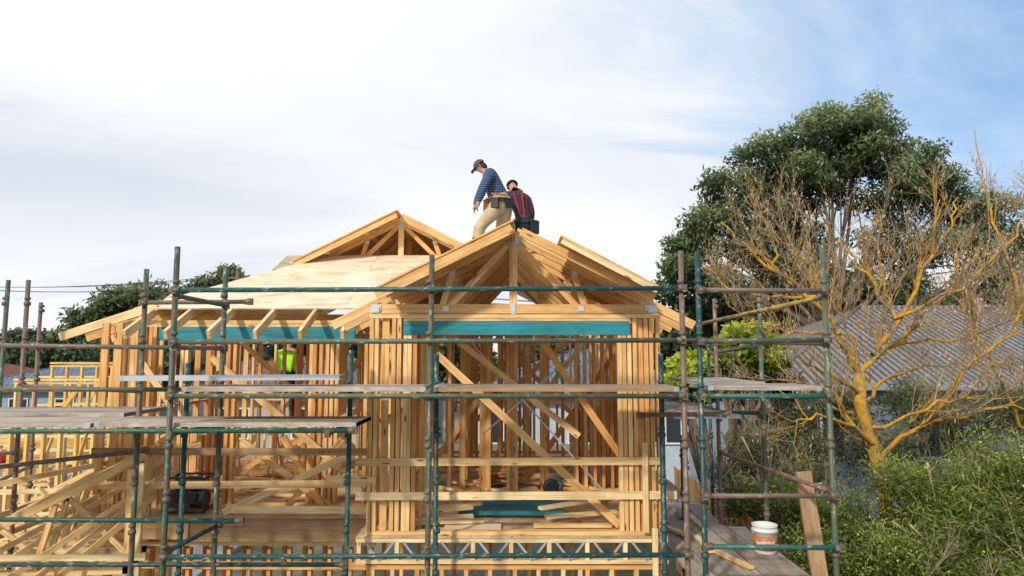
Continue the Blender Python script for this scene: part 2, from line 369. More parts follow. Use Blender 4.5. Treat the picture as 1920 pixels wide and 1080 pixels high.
for a_,b_,w2,m_ in (((-.88,7.98,5.0),(1.22,7.98,3.06),.03,PINE),((-3.9,8.9,4.95),(-2.2,8.9,3.55),.03,PINE),((-4.9,8.95,5.0),(-4.4,8.95,4.3),.03,PINE),
    ((.2,10.5,3.1),(1.5,10.5,4.9),.03,PINER),((-4.4,10,3.1),(-2.0,10,4.3),.03,PINER),((-1.4,10.6,3.05),(-.1,10.7,4.9),.03,PINE),((-3.4,8.75,3.9),(-2.2,8.8,3.02),.03,PINE),((-2.0,8.72,3.75),(-3.6,8.75,3.03),.03,PALE),
    ((-2.9,8.8,3.95),(-2.3,8.72,3.0),.03,PINE),((-2.2,9.0,3.9),(-2.9,8.9,3.0),.03,PINE),((.3,8.9,5.3),(1.45,8.9,3.6),.03,PINE),((-.9,9.3,5.3),(.9,9.3,3.9),.03,PINE),((-4.7,11.9,5.2),(-2.6,11.9,3.3),.03,PINE),((-5.0,13,3.2),(-3.4,13,5.2),.03,PALE),((1.3,12.3,5.2),(-.3,12.3,3.2),.03,PALE),
    ((-1.2,11.2,3.4),(.9,11.2,5.2),.03,PINE),((-.3,12.5,5.3),(1.5,12.5,3.5),.03,PINER),((-2.1,10.7,5.3),(-3.3,10.7,3.6),.03,PINE),((.9,11.1,3.1),(1.5,11.1,5.0),.03,PINE)):
    part('brace',a_,b_,w2,.085,m_)
for a_,b_ in (((-.6,9.4,5.2),(1.2,9.4,3.2)),((1.1,9.5,5.2),(-.4,9.5,3.9)),((-1.55,8.4,5.2),(-1.55,10.6,3.1))): part('steel_strap',a_,b_,.003,.022,GALV)
for i in range(7): part('ceiling_joist',(-5.25,9.6+i*.6,5.5),(-1.7,9.6+i*.6,5.5),.045,.1,PINE)
# ---- roof
def truss(xc,y,za,half,over,slope,zb,front=False,mat=PINE,dim=.045):
    mb=MB(); h=.1
    for s in (-1,1):
        e=half+over; mb.beam((xc+s*.002,y,za-.05),(xc+s*e,y,za-.05-slope*e),dim,h)
        mb.beam((xc+s*half*.5,y,zb),(xc+s*half*.42,y,za-.1-slope*half*.42),dim*.8,.07,(1,0,0))
        mb.beam((xc+s*half*.46,y+.002,zb),(xc+s*.03,y+.002,za-.12),dim*.8,.07,(1,0,0))
    mb.beam((xc-half,y,zb),(xc+half,y,zb),dim+.002,.105)
    mb.beam((xc,y-.003,zb+.02),(xc,y-.003,za-.06),dim,.09,(1,0,0))
    if front:
        pz=[(xc,za-.1,.13,.11),(xc,zb,.05,.12),(xc-half+.08,zb+.01,.11,.07),(xc+half-.08,zb+.01,.11,.07),(xc-half*.47,zb,.07,.06),(xc+half*.47,zb,.07,.06),(xc-half*.43,za-.14-slope*half*.42,.06,.05),(xc+half*.43,za-.14-slope*half*.42,.06,.05)]
        for (x,z,a,b) in pz: mb.box((x,y-.031,z),(a,.006,b),1,random.random())
    return mb.done('roof_truss',H,(mat,PLATE))
AX=.015; AZ_=6.40
for k in range(8): truss(AX,yf+k*.55,AZ_,1.64,.42,.5,5.51,k<2,PINE if k<3 else PINER)
for k in range(5): truss(-1.83,11.15+k*.9,7.24,1.3,.0,.5,6.56,k<2)
def sheath(c,m_=UPLY,name='roof_sheathing',th=.018,cut=3,label=None):
    c=[Vector(p) for p in c]; mb=MB()
    for i in range(cut):
        a0=c[0].lerp(c[1],i/cut+(.001 if i else 0)); a1=c[0].lerp(c[1],(i+1)/cut-.001); b0=c[3].lerp(c[2],i/cut+(.001 if i else 0)); b1=c[3].lerp(c[2],(i+1)/cut-.001)
        mb.slab([a0,a1,b1,b0],th)
    o=mb.done(name,H,(m_,)); 
    if label:o['label']=label
    return o
def rz(x,za=AZ_): return za-.5*abs(x-AX)
sheath([(AX-1.45,7.17,rz(AX-1.45)+.03),(AX,7.17,AZ_+.03),(AX,11.0,AZ_+.03),(AX-1.45,11.0,rz(AX-1.45)+.03)],UPLY,cut=1)
sheath([(AX+.50,7.05,rz(AX+.5)+.09),(AX+1.52,7.05,rz(AX+1.52)+.06),(AX+1.52,9.4,rz(AX+1.52)+.06),(AX+.50,9.4,rz(AX+.5)+.09)],UPLY,cut=1)
def slopebeam(x0,x1,y,off,w_=.035,h=.12,m_=PINE,name='barge_board'): part(name,(x0,y,rz(x0)+off),(x1,y,rz(x1)+off),w_,h,m_)
slopebeam(AX-.02,AX-1.46,7.20,-.045,h=.13); slopebeam(AX-.03,AX-1.44,7.48,-.04,h=.10,m_=PINE)
slopebeam(AX+.08,AX+1.5,7.24,-.055,h=.09); slopebeam(AX+.03,AX+1.42,7.50,-.04,h=.10,m_=PINE)
part('barge_board',(AX+.51,7.07,rz(AX+.51)+.04),(AX+1.5,7.07,rz(AX+1.5)+.012),.03,.075,PALE)
for x in (-.55,-1.2,.62,1.2): part('outlooker',(AX+x,7.22,rz(AX+x)-.05),(AX+x*1.0,8.3,rz(AX+x)-.05),.07,.045,PINE)
for s in(-1,1):
    for q in (.25,.75,1.1,1.5): part('roof_batten',(AX+s*q,8.3,rz(AX+s*q)-.01),(AX+s*q,11.0,rz(AX+s*q)-.01),.09,.035,PINE)
part('ridge_beam',(AX,7.25,AZ_-.06),(AX,11.0,AZ_-.06),.035,.1,PINE)
ys=[9.0,9.7,10.4,11.12]
def pl(y): return 5.60+(y-9.0)*.475
def xl(y): return -5.0+(y-9.0)*(1.95/2.12)
for i in range(3):
    y0,y1=ys[i],ys[i+1]-.004
    xs=[None,-3.7+.5*(i%2),-2.2+.4*(i%2),-.6]
    for j in range(3):
        a0=xl(y0) if j==0 else xs[j]+.002; a1=xl(y1) if j==0 else xs[j]+.002
        bb=xs[j+1]-.002
        MB().slab([(a0,y0,pl(y0)),(bb,y0,pl(y0)),(bb,y1,pl(y1)),(a1,y1,pl(y1))],.018).done('roof_sheathing',H,(PLY,))
MB().slab([(-5.0,9.0,5.60),(-3.05,11.12,6.607),(-3.05,16,6.607),(-5.0,16,5.60)],.018).done('roof_sheathing',H,(PLY,))
GZ=7.26; gx=-1.83
def gz(x): return GZ-.5*abs(x-gx)
sheath([(-3.48,10.7,gz(-3.48)+.03),(gx,10.7,GZ+.03),(gx,15,GZ+.03),(-3.48,15,gz(-3.48)+.03)],UPLY,cut=1)
sheath([(gx,11.1,GZ+.03),(.75,11.1,gz(.75)+.03),(.75,15,gz(.75)+.03),(gx,15,GZ+.03)],PLY,cut=1)
for x0,x1,y in ((gx-.02,-3.5,10.74),(gx+.02,-.5,10.95)): part('barge_board',(x0,y,gz(x0)-.03),(x1,y,gz(x1)-.03),.035,.12,PINE)
part('barge_board',(gx-.03,11.02,gz(gx)-.03),(-3.3,11.02,gz(-3.3)-.03),.035,.1,PINE)
for x in (-2.35,-3.0): part('outlooker',(x,10.76,gz(x)-.05),(x,11.9,gz(x)-.05),.07,.045)
for x in (-4.75,-4.25,-3.72,-3.15,-2.6,-2.08): part('rafter_tail',(x,9.55,pl(9.55)-.075),(x,8.38,pl(8.38)-.075),.045,.11,PALE)
for y in (9.03,9.6,10.2,10.8): part('rafter_tail',(-4.7,y,5.63),(-5.95,y-.02,5.22),.045,.11,PALE if y<9.5 else PINE)
for x in (-1.56,1.6): 
    o=MB().box((x,yf-.05,5.5),(.1,.006,.07)).done('nail_plate',H,(PLATE,))
# ---------------------------------------------------------------- lower left roof trusses
for k in range(11):
    y=7.9+k*.42; e=MB(); x0=-4.25-k*.13
    e.beam((x0,y,3.80),(x0-2.8,y-.02,2.45),.045,.1); e.beam((x0,y,2.60),(x0-2.6,y,2.50),.045,.08)
    e.beam((x0-.9,y,3.3),(x0-1.1,y,2.55),.035,.06,(1,0,0)); e.beam((x0-.05,y,3.7),(x0-.05,y,2.0),.045,.09,(1,0,0))
    if k%2: e.beam((x0-.1,y,2.6),(x0-.9,y,3.3),.035,.06); e.beam((x0-1.2,y,2.6),(x0-1.7,y,2.95),.035,.06)
    o=e.done('lean_to_truss',None,(PALE if k%3 else PINE,)); tag(o,'pale pine lean-to roof truss beside the house frame','roof truss','lean-to roof trusses beside the house')
for (a_,b_) in (((-7.2,7.6,2.80),(-4.0,7.7,2.79)),((-7.0,7.9,3.3),(-4.3,9.6,3.75)),((-6.0,7.5,2.5),(-4.2,7.55,2.5)),((-7.2,7.6,2.4),(-5.0,10.5,3.3)),((-6.2,7.6,2.5),(-4.6,9.8,3.7)),((-7.6,9.6,3.1),(-4.8,9.6,3.15)),((-6.6,7.6,2.9),(-5.6,10.8,3.3)),((-5.6,7.5,2.45),(-4.3,8.6,3.5)),((-5.1,7.5,2.4),(-4.25,8.3,3.3)),((-6.0,7.55,2.4),(-4.6,9.2,3.6)),((-5.35,7.5,2.4),(-4.3,8.9,3.5))):
    o=MB().beam(a_,b_,.03,.065).done('timber_batten',None,(PALE,)); tag(o,'long pale pine batten leaning across the lean-to trusses','timber','battens across lean-to')
# ---------------------------------------------------------------- scaffold
S=top('scaffold','green and rusty steel tube scaffold standing around the house frame','scaffold',(-.8,6.6,0))
def standard(x,y,z1,mat,r=.027,z0=0.,par=S,name='standard',x1=0.):
    mb=MB(); mb.tube([(x,y,z0),(x+random.uniform(-.02,.02),y,z1)],r,12)
    z=z0+.13
    while z<z1-.03:
        mb.lathe((x,y,z),[(r,-.026),(r*1.4,-.022),(r*1.5,0),(r*1.4,.018),(r,.026)],12,m=1)
        mb.lathe((x,y,z+.065),[(r,-.016),(r*1.35,-.012),(r*1.2,.016),(r,.02)],12,m=1); z+=.5
    mb.lathe((x,y,z0),[(.07,0),(.07,.008),(r,.01)],12,m=1)
    return mb.done(name,par,(mat,MIXR if mat!=DGREEN else DGREEN))
def ledger(a_,b_,mat,r=.024,name='ledger',par=S):
    a_=Vector(a_);b_=Vector(b_);d=(b_-a_).normalized(); mb=MB(); mb.tube([a_,b_],r,12)
    for p,q in ((a_,d),(b_,-d)):
        mb.tube([p-q*.01,p+q*.06],r*1.3,10,m=1); mb.box(p,(.05,.05,.07),1)
    return mb.done(name,par,(mat,MIXR))
FR=6.6
standard(-3.26,FR,6.04,OLIVE); standard(-.80,FR,5.96,OLIVE); standard(1.64,FR,6.0,BRUST); standard(1.80,FR-.03,5.99,DGREEN); standard(3.03,FR,6.06,OLIVE)
standard(-.80,7.45,5.0,DGREEN); standard(-1.76,7.45,5.04,DGREEN); standard(1.62,7.5,5.0,DGREEN,.03); standard(-4.0,7.4,5.92,OLIVE); standard(-3.13,7.4,5.95,OLIVE); standard(-3.52,7.45,4.9,DGREEN)
standard(-6.12,8.6,5.93,BRUST); standard(-6.9,10,5.75,BRUST); standard(-6.4,8.6,5.93,OLIVE); standard(-5.9,7.2,4.2,DGREEN)
standard(2.75,9.2,5.74,BRUST); standard(2.98,8.2,5.78,OLIVE); standard(3.3,11.5,5.2,DGREEN); standard(2.1,8.4,3.9,DGREEN,z0=0); standard(2.3,9.4,3.9,DGREEN)
for a_,b_,m_ in (((-3.26,6.56,5.61),(1.66,6.56,5.63),DGREEN),((-3.26,6.56,5.11),(1.64,6.56,5.13),OLIVE),((-3.26,6.55,3.12),(1.66,6.55,3.14),DGREEN),
    ((1.8,6.53,5.61),(3.03,6.53,5.60),BRUST),((1.8,6.53,5.12),(3.03,6.53,5.13),OLIVE),((1.8,6.53,3.22),(3.05,6.53,3.21),GREEN),((1.8,6.53,3.68),(3.03,6.53,3.68),BRUST),((1.8,6.53,4.60),(3.03,6.53,4.60),GREEN),
    ((-6.5,7.36,5.10),(-3.1,7.36,5.06),BRUST),((-6.5,7.36,4.62),(-3.1,7.36,4.62),OLIVE),((-6.3,6.62,4.26),(-1.5,6.62,4.27),GREEN),
    ((-6.2,7.0,3.36),(-2.7,7.0,3.34),DGREEN),((-6.2,7.4,2.80),(-1.75,7.4,2.80),DGREEN),((-4.0,7.36,5.55),(-2.83,7.36,5.56),BRUST),((-6.3,7.2,3.72),(-4.0,7.6,3.95),BRUST),
    ((-3.26,6.55,4.60),(1.64,6.55,4.60),OLIVE),((-6.9,9.95,5.1),(-6.1,8.6,5.1),BRUST),((-3.26,6.56,2.62),(3.03,6.56,2.62),OLIVE)): ledger(a_,b_,m_)
for a_,b_,m_ in (((-3.26,6.6,5.56),(-3.1,7.4,5.52),OLIVE),((-3.24,6.6,5.06),(-3.1,7.4,5.06),BRUST),((-3.26,6.62,3.14),(-3.1,7.45,3.2),DGREEN),((-.8,6.6,4.56),(-.8,7.5,4.56),DGREEN),((1.66,6.6,4.54),(1.66,7.6,4.54),DGREEN),
    ((1.35,7.35,4.35),(2.1,6.7,4.42),BRUST),((3.03,6.6,5.55),(2.55,9.4,5.40),YRUST),((3.03,6.6,5.10),(1.85,8.9,5.18),OLIVE),((3.03,6.6,3.7),(2.75,9.2,3.7),BRUST),((-4.0,7.4,4.6),(-6.1,8.6,4.6),BRUST),
    ((1.8,6.6,3.68),(3.3,11.5,3.3),BRUST),((1.8,6.6,4.58),(1.75,8.6,4.58),DGREEN),((-3.26,6.6,4.24),(-3.1,7.4,4.24),OLIVE),((-1.76,6.62,4.24),(-1.76,7.45,4.24),DGREEN),((1.85,8.4,4.3),(2.98,8.2,4.3),DGREEN),((2.98,8.2,5.1),(3.3,11.5,5.0),DGREEN),
    ((-5.9,7.2,3.9),(-6.6,9.2,3.7),BRUST),((-5.9,7.2,3.4),(-6.9,10,3.4),DGREEN)): ledger(a_,b_,m_,name='transom')
def plank(a_,b_,w_=.225,h=.038,mat=GREYW,label='weathered grey timber plank resting on the scaffold tubes'):
    mb=MB(); mb.beam(a_,b_,w_,h,m=0); a_=Vector(a_);b_=Vector(b_);d=(b_-a_).normalized()
    for p in (a_,b_-d*.05): mb.beam(p-d*.002,p+d*.05,w_+.006,h+.006,m=1)
    o=mb.done('scaffold_plank',None,(mat,GALV)); return tag(o,label,'plank','planks laid on the scaffold')
for i in range(3):
    y=6.78+i*.235
    plank((-3.2+.02*i,y,4.655),(-.83,y,4.655)); plank((-.78,y,4.655+.003*i),(1.62,y,4.655),mat=GREYW if i else BEAMW)
    plank((-6.4,y,4.315),(-4.06,y,4.31)); plank((-4.02,y,4.318),(-1.5,y,4.318))
    plank((1.9,y,4.67),(3.0,y,4.665),mat=GREYW)
for i in range(4): plank((-6.6,7.6+i*.24,4.33),(-4.2,7.6+i*.24,4.34))
for i in range(3): plank((1.85+i*.24,7.4,4.33),(1.85+i*.24,9.2,4.33))
for i in range(3): plank((2.2+i*.24,7.6,4.67),(2.2+i*.24,9.0,4.67))
plank((-4.0,7.1,4.75),(-1.75,7.1,4.76),.24,.05,GALV,'dull aluminium scaffold plank laid on top of timber planks')
plank((-3.3,7.5,4.62),(-1.0,7.5,4.62),.2,.04,BEAMW)
for i in range(5):
    for j in range(2):
        if i>3 and j==1: continue
        x=1.93+i*.24; plank((x,6.6+.13*(i*7%4)+j*3.9,2.76+.004*(i%2)),(x,10.45+j*3.9-(1.4 if i>3 else 0),2.76),mat=PATHW if i%2 else GREYW,label='dirty brown timber plank of the walkway beside the house')
o=MB().beam((3.08,7.38,3.76),(3.15,7.2,2.60),.16,.045,(0,1,0)).done('leaning_board',None,(BEAMW,)); tag(o,'worn short timber board leaning upright at edge of walkway','board')
for i in range(12):
    x=random.uniform(1.95,2.7); y=random.uniform(7.2,11.5); a_=random.uniform(1.1,2.0)
    o=MB().beam((x,y,2.80+.002*i),(x+math.cos(a_)*.7,y+math.sin(a_)*.7,2.80+.002*i),.07,.03).done('timber_offcut',None,(random.choice([PALE,PINE,PATHW]),)); tag(o,'short timber offcut lying on the walkway planks','timber','offcuts on walkway')
# ---------------------------------------------------------------- bucket
bc=Vector((2.84,7.9,2.785)); k_=.88
B=top('paint_bucket','white plastic paint bucket with orange label standing on the walkway','bucket',bc)
WHITEP=plain('white_plastic',(.75,.75,.73),.4,var=.08,scale=20); ORG=plain('orange_label',(.50,.16,.05),.5,var=.1)
MB().lathe(bc,[(r_*k_,z_*k_) for r_,z_ in [(.125,0),(.135,.01),(.15,.27),(.16,.272),(.16,.29),(.15,.292),(.152,.33),(.16,.335),(.16,.35),(.145,.352),(.14,.30),(.02,.298)]],28).done('body',B,(WHITEP,))
MB().lathe(bc,[(r_*k_,z_*k_) for r_,z_ in [(.1385,.045),(.1500,.2205),(.147,.2205),(.134,.045)]],28).done('printed_label',B,(ORG,))
MB().tube([bc+Vector((.165*math.cos(a),.03-.17*math.sin(a)*.5,.30-.14*math.sin(a)))*k_ for a in [i*math.pi/10 for i in range(11)]],.004,6).done('handle',B,(GALV,))
cu=bpy.data.curves.new('t','FONT'); cu.body='wattyl'; cu.size=.10; cu.align_x='CENTER'; cu.extrude=.0005; cu.offset=.0018
to=bpy.data.objects.new('t',cu); col.objects.link(to); bpy.context.view_layer.update()
me=bpy.data.meshes.new_from_object(to.evaluated_get(bpy.context.evaluated_depsgraph_get())); bpy.data.objects.remove(to)
for v in me.vertices:
    zz=.115+v.co.y; rr=.1385+.0115*(zz-.045)/.1755+.002+v.co.z; an=-math.pi/2-.30+v.co.x/.147
    v.co=Vector((rr*math.cos(an),rr*math.sin(an),zz))*k_
me.materials.clear(); me.materials.append(WHITEP); place(bpy.data.objects.new('lettering',me),B,bc)
# ---------------------------------------------------------------- things on the floor
def floorplank(x,y,z,L,ang,mat=PALE,w_=.09,h=.035,name='loose_plank',label='loose pine plank lying on the floor sheets'):
    c,s_=math.cos(ang)*L/2,math.sin(ang)*L/2
    o=MB().beam((x-c,y-s_,z),(x+c,y+s_,z),w_,h).done(name,None,(mat,)); tag(o,label,'plank','loose planks on the floor')
for x,y,L,a_ in ((.05,9.05,1.35,.03),(.0,8.62,1.3,-.02),(.2,9.5,1.0,.1)): floorplank(x,y,F+.065,L,a_,TEAL,.16,.045,'treated_board','blue green treated board lying on the floor')
for i in range(40):
    floorplank(random.uniform(-1.3,1.3),random.uniform(8.4,13),F+.02+.001*i,random.uniform(.3,1.4),random.uniform(-.9,.9),random.choice([PALE,PINE,PINER]),random.choice([.05,.09]))
for i in range(30):
    floorplank(random.uniform(-4.8,-2.2),random.uniform(9.4,13),F+.02+.001*i,random.uniform(.5,1.8),random.uniform(-.7,.7),random.choice([PALE,PINE,PINER]))
for i in range(16): floorplank(-.1+random.uniform(-.3,.3),10.6+random.uniform(-.2,.2),F+.05+.02*i,random.uniform(.4,.9),random.uniform(-.8,.8),PINER)
for i in range(7): floorplank(-.9+.12*(i%2)+1.6*(i%3==0),8.1+.05*i,F+.03+.03*i,.9,.1*i,PALE)
floorplank(-.45,8.05,F+.02,.65,0,PLY,.42,.02,'plywood_offcut','pale plywood offcut lying on the floor'); floorplank(1.05,8.4,F+.022,.5,.2,PLY,.5,.02,'plywood_offcut','pale plywood offcut lying on the floor')
BLK=plain('black_plastic',(.02,.022,.025),.45); DKG=plain('dark_steel',(.06,.07,.08),.4,.5); RED=plain('red_plastic',(.55,.03,.03),.45); SAWY=plain('saw_teal_body',(.02,.10,.12),.4)
gp=Vector((-4.12,8.95,F)); G=top('generator','black and dark teal portable generator with tube frame on the deck','generator',gp)
mb=MB()
for s in (-1,1):
    q=[(-.26,s*.17,.02),(-.26,s*.17,.40),(-.22,s*.17,.44),(.22,s*.17,.44),(.26,s*.17,.40),(.26,s*.17,.02),(-.26,s*.17,.02)]
    mb.tube([gp+Vector(p) for p in q],.014,8)
for x,z in ((-.24,.43),(.24,.43),(-.26,.04),(.26,.04)): mb.tube([gp+Vector((x,-.17,z)),gp+Vector((x,.17,z))],.014,8)
mb.done('frame',G,(BLK,)); MB().box(gp+Vector((-.08,0,.17)),(.28,.26,.22)).lathe(gp+Vector((.08,0,.16)),[(.10,0),(.12,.02),(.12,.13),(.09,.15)],16,axis='x').done('engine',G,(DKG,))
MB().lathe(gp+Vector((0,0,.30)),[(.10,0),(.19,.02),(.19,.09),(.15,.12),(.03,.125),(.03,.145)],16,sy=.75).done('fuel_tank',G,(SAWY,)); MB().box(gp+Vector((.0,-.155,.2)),(.3,.03,.14)).box(gp+Vector((.05,-.175,.22)),(.06,.012,.05)).box(gp+Vector((-.06,-.175,.22)),(.06,.012,.05)).done('control_panel',G,(BLK,))
sp_=Vector((.55,9.9,F)); C=top('circular_saw','black and teal circular saw resting on the floor','power tool',sp_)
MB().box(sp_+Vector((0,0,.02)),(.30,.16,.006)).done('base_plate',C,(GALV,)); MB().lathe(sp_+Vector((0,-.03,.10)),[(.02,0),(.095,.002),(.095,.004),(.02,.006)],26,axis='y').done('blade',C,(GALV,))
MB().lathe(sp_+Vector((0,-.05,.12)),[(.08,0),(.115,.01),(.115,.05),(.08,.06)],20,axis='y').done('blade_guard',C,(BLK,))
MB().lathe(sp_+Vector((0,.01,.13)),[(.05,0),(.06,.02),(.06,.13),(.045,.15)],16,axis='y').tube([sp_+Vector(p) for p in ((-.06,.03,.18),(.02,.03,.23),(.12,.03,.22),(.18,.03,.15),(.15,.03,.08))],.02,8).done('motor_handle',C,(SAWY,))
o=MB().lathe((-.95,10.3,F),[(.035,0),(.04,.01),(.04,.17),(.015,.22),(.014,.25),(.018,.252),(.018,.27),(.01,.272)],14).done('drink_bottle',None,(plain('green_bottle',(.02,.25,.08),.3),)); tag(o,'green plastic bottle standing on the floor','bottle')
for i,(x,y) in enumerate(((-4.15,11.3),(-3.6,11.5))):
    mb=MB(); mb.beam((x-.4,y,F+.75),(x+.4,y,F+.75),.05,.09)
    for sx in (-.32,.32):
        for sy in (-.25,.25): mb.tube([(x+sx,y,F+.73),(x+sx*1.1,y+sy,F)],.016,8)
        mb.tube([(x+sx*1.05,y-.13,F+.35),(x+sx*1.05,y+.13,F+.35)],.012,8)
    tag(mb.done('saw_horse',None,(YELW,)),'orange yellow saw horse standing on the upper floor','saw horse','saw horses on the floor')
# ---------------------------------------------------------------- people
def skinned(vs,es,rs,root=0,sub=2):
    me=bpy.data.meshes.new('s'); me.from_pydata([tuple(v) for v in vs],es,[]); ob=bpy.data.objects.new('s',me); col.objects.link(ob)
    ob.modifiers.new('k','SKIN'); s2=ob.modifiers.new('u','SUBSURF'); s2.levels=sub; s2.render_levels=sub
    if not me.skin_vertices: me.skin_vertices.new()
    for i,r in enumerate(rs): me.skin_vertices[0].data[i].radius=r if hasattr(r,'__len__') else (r,r); me.skin_vertices[0].data[i].use_root=(i==root)
    bpy.context.view_layer.update(); out=bpy.data.meshes.new_from_object(ob.evaluated_get(bpy.context.evaluated_depsgraph_get())); bpy.data.objects.remove(ob); return out
SKIN=plain('skin',(.50,.27,.18),.55,var=.06); BOOT=plain('work_boots',(.09,.055,.03),.7); HAIR=plain('dark_hair',(.03,.02,.015),.8)
KHAKI=plain('khaki_cotton',(.50,.40,.25),.9,var=.28,scale=9); NAVY=plain('navy_cloth',(.02,.03,.06),.9); CAPM=plain('dark_cap_cloth',(.09,.08,.085),.85)
def plaid(name,base,stripe,line,sc=11.):
    m,nt,b=newmat(name,.9); tc=nt.nodes.new('ShaderNodeTexCoord')
    outs=[]
    for ax in ('X','Z'):
        wv=nt.nodes.new('ShaderNodeTexWave'); wv.bands_direction=ax; wv.inputs['Scale'].default_value=sc*.35; wv.inputs['Distortion'].default_value=.9
        nt.links.new(tc.outputs['Object'],wv.inputs['Vector']); outs.append(wv.outputs['Fac'])
    c=mix(nt,ramp(nt,outs[0],[(.55,g(0)),(.65,g(.6))]),base,stripe); c=mix(nt,ramp(nt,outs[1],[(.55,g(0)),(.65,g(.6))]),c,stripe)
    c=mix(nt,ramp(nt,outs[1],[(.95,g(0)),(.985,g(.8))]),c,line)
    nt.links.new(c,b.inputs['Base Color']); return m
def seg_d(p,a,b):
    ab=b-a; t=max(0,min(1,(p-a).dot(ab)/ab.length_squared)); return (p-(a+ab*t)).length
def person(base,J,f,mats,label,sleeve=True,bulk=1.):
    P=top('person',label,'person',base)
    J={k:Vector(v) for k,v in J.items()}; f=Vector(f).normalized()
    hd=(J['head']-J['neck']).normalized()
    vs=[J['pelvis'],J['waist'],J['chest'],J['neck'],J['head']-hd*.07+f*.012,J['head']+f*.005,J['head']+hd*.085]
    rs=[(.155*bulk,.125*bulk),(.155*bulk,.13*bulk),(.18*bulk,.14*bulk),(.066,.066),(.068,.072),(.085,.10),(.062,.075)]; es=[(0,1),(1,2),(2,3),(3,4),(4,5),(5,6)]
    bones=[(vs[0],vs[1],1),(vs[1],vs[2],0),(vs[2],vs[3],0),(J['neck'],vs[6],2)]
    def chain(parent,pts,rad,kinds):
        i0=parent; prev=vs[parent]
        for p,r,k in zip(pts,rad,kinds):
            vs.append(Vector(p)); rs.append((r,r)); es.append((i0,len(vs)-1)); 
            if k is not None: bones.append((prev,Vector(p),k))
            i0=len(vs)-1; prev=Vector(p)
    hands=[]
    for s in 'LR':
        sh,el,wr=J['sh'+s],J['el'+s],J['wr'+s]; hdv=(wr-el).normalized()
        palm=wr+hdv*.08
        chain(2,[sh,(sh+el)/2,el,(el+wr)/2,wr,palm],[.085*bulk,.07*bulk,.06*bulk,.056*bulk,.038,.036],[0,0,0,0 if sleeve else 2,0 if sleeve else 2,2]); hands.append((wr,palm,hdv))
        hp,kn,an=J['hp'+s],J['kn'+s],J['an'+s]; toe=an+f*.17-Vector((0,0,.045)); 
        chain(0,[hp,(hp+kn)/2,kn,(kn+an)/2,an,toe],[.12*bulk,.102*bulk,.085*bulk,.08*bulk,.066,.046],[1,1,1,1,3,3])
    me=skinned(vs,es,rs)
    def mf(c):
        best=min(bones,key=lambda b:seg_d(c,b[0],b[1])-(.03 if b[2]==2 and b[0]==J['neck'] else 0)); 
        if best[2]==1 and c.z>J['waist'].z-.02: return 0
        return best[2]
    mb=MB(); mb.mesh(me,mf)
    for wr,palm,d in hands:
        sdv=d.cross(f); sdv=sdv.normalized() if sdv.length>.1 else Vector((0,1,0)); inn=d.cross(sdv)
        for k,L in enumerate((.062,.074,.07,.055)):
            b0=palm+sdv*((k-1.5)*.02)+d*.005; b1=b0+d*L*.55+inn*.008; b2=b1+d*L*.4+inn*.025; mb.tube([b0-d*.02,b0,b1,b2],[.010,.010,.009,.007],6,m=2)
        t0=palm-d*.035-sdv*.03; mb.tube([t0+sdv*.015,t0-sdv*.01+d*.02,t0-sdv*.02+d*.05+inn*.02],[.012,.011,.008],6,m=2)
    side=hd.cross(f).normalized(); hc=J['head']; ff=side.cross(hd).normalized()
    if ff.dot(f)<0: ff=-ff
    mb.tube([hc+ff*.085+hd*.02,hc+ff*.112-hd*.012,hc+ff*.09-hd*.022],[.008,.015,.009],6,m=2)
    for s in(-1,1): mb.tube([hc+side*s*.083-hd*.025,hc+side*s*.094+hd*.002,hc+side*s*.085+hd*.025],[.010,.014,.010],6,m=2)
    mb.done('body',P,(mats[0],mats[1],SKIN,BOOT))
    e=MB()
    for s in(-1,1): e.tube([hc+ff*.088+side*s*.032+hd*.015,hc+ff*.097+side*s*.032+hd*.015],[.011,.006],8)
    e.done('eyes',P,(HAIR,)); MB().tube([hc+ff*.088-hd*.045-side*.022,hc+ff*.094-hd*.047,hc+ff*.088-hd*.045+side*.022],.005,6).done('mouth',P,(plain('lips',(.35,.12,.10)),))
    return P,hc,hd,ff,side
def dome(mb,c,up,r,n=14,rings=6,zs=1.,z0=0.):
    q=up.to_track_quat('Z','Y').to_matrix(); o=len(mb.v)
    for i in range(rings+1):
        a=math.pi/2*i/rings*.97
        for k in range(n): 
            b=2*math.pi*k/n; mb.v.append(c+q@Vector((r*math.cos(a)*math.cos(b),r*math.cos(a)*math.sin(b),r*zs*math.sin(a)+z0)))
    for i in range(rings):
        for k in range(n): k2=(k+1)%n; mb.add((o+i*n+k,o+i*n+k2,o+(i+1)*n+k2,o+(i+1)*n+k),[(0,0)]*4,.5,0,True)
    mb.add(tuple(o+rings*n+k for k in range(n)),[(0,0)]*n,.5)
def belt(P,c,rx,ry,z,mats,ang=0,pouches=()):
    pts=[c+Vector((rx*math.cos(a+ang),ry*math.sin(a+ang),.0+z)) for a in [2*math.pi*i/20 for i in range(21)]]
    mb=MB(); 
    for i in range(20): mb.beam(pts[i],pts[i+1],.014,.055)
    mb.done('tool_belt',P,(mats[0],))
    for (a,w_,h,mi) in pouches:
        p=c+Vector((rx*1.15*math.cos(a),ry*1.15*math.sin(a),z-h/2))
        t=Vector((-math.sin(a),math.cos(a),0)); m2=MB(); m2.beam(p-t*w_/2,p+t*w_/2,.07,h); m2.beam(p-t*w_*.55+Vector((0,0,h/2)),p+t*w_*.55+Vector((0,0,h/2)),.085,.02)
        m2.tube([p+Vector((0,0,-h*.3)),p+Vector((0,0,h*.75))],.012,6,m=1); m2.done('tool_pouch',P,(mats[mi],mats[2]))
def gr(x): return gz(x)+.03
TAN=plain('tan_leather',(.30,.12,.04),.7); ORGP=plain('orange_plastic',(.65,.14,.02),.5); YELP=plain('yellow_plastic',(.7,.45,.03),.5)
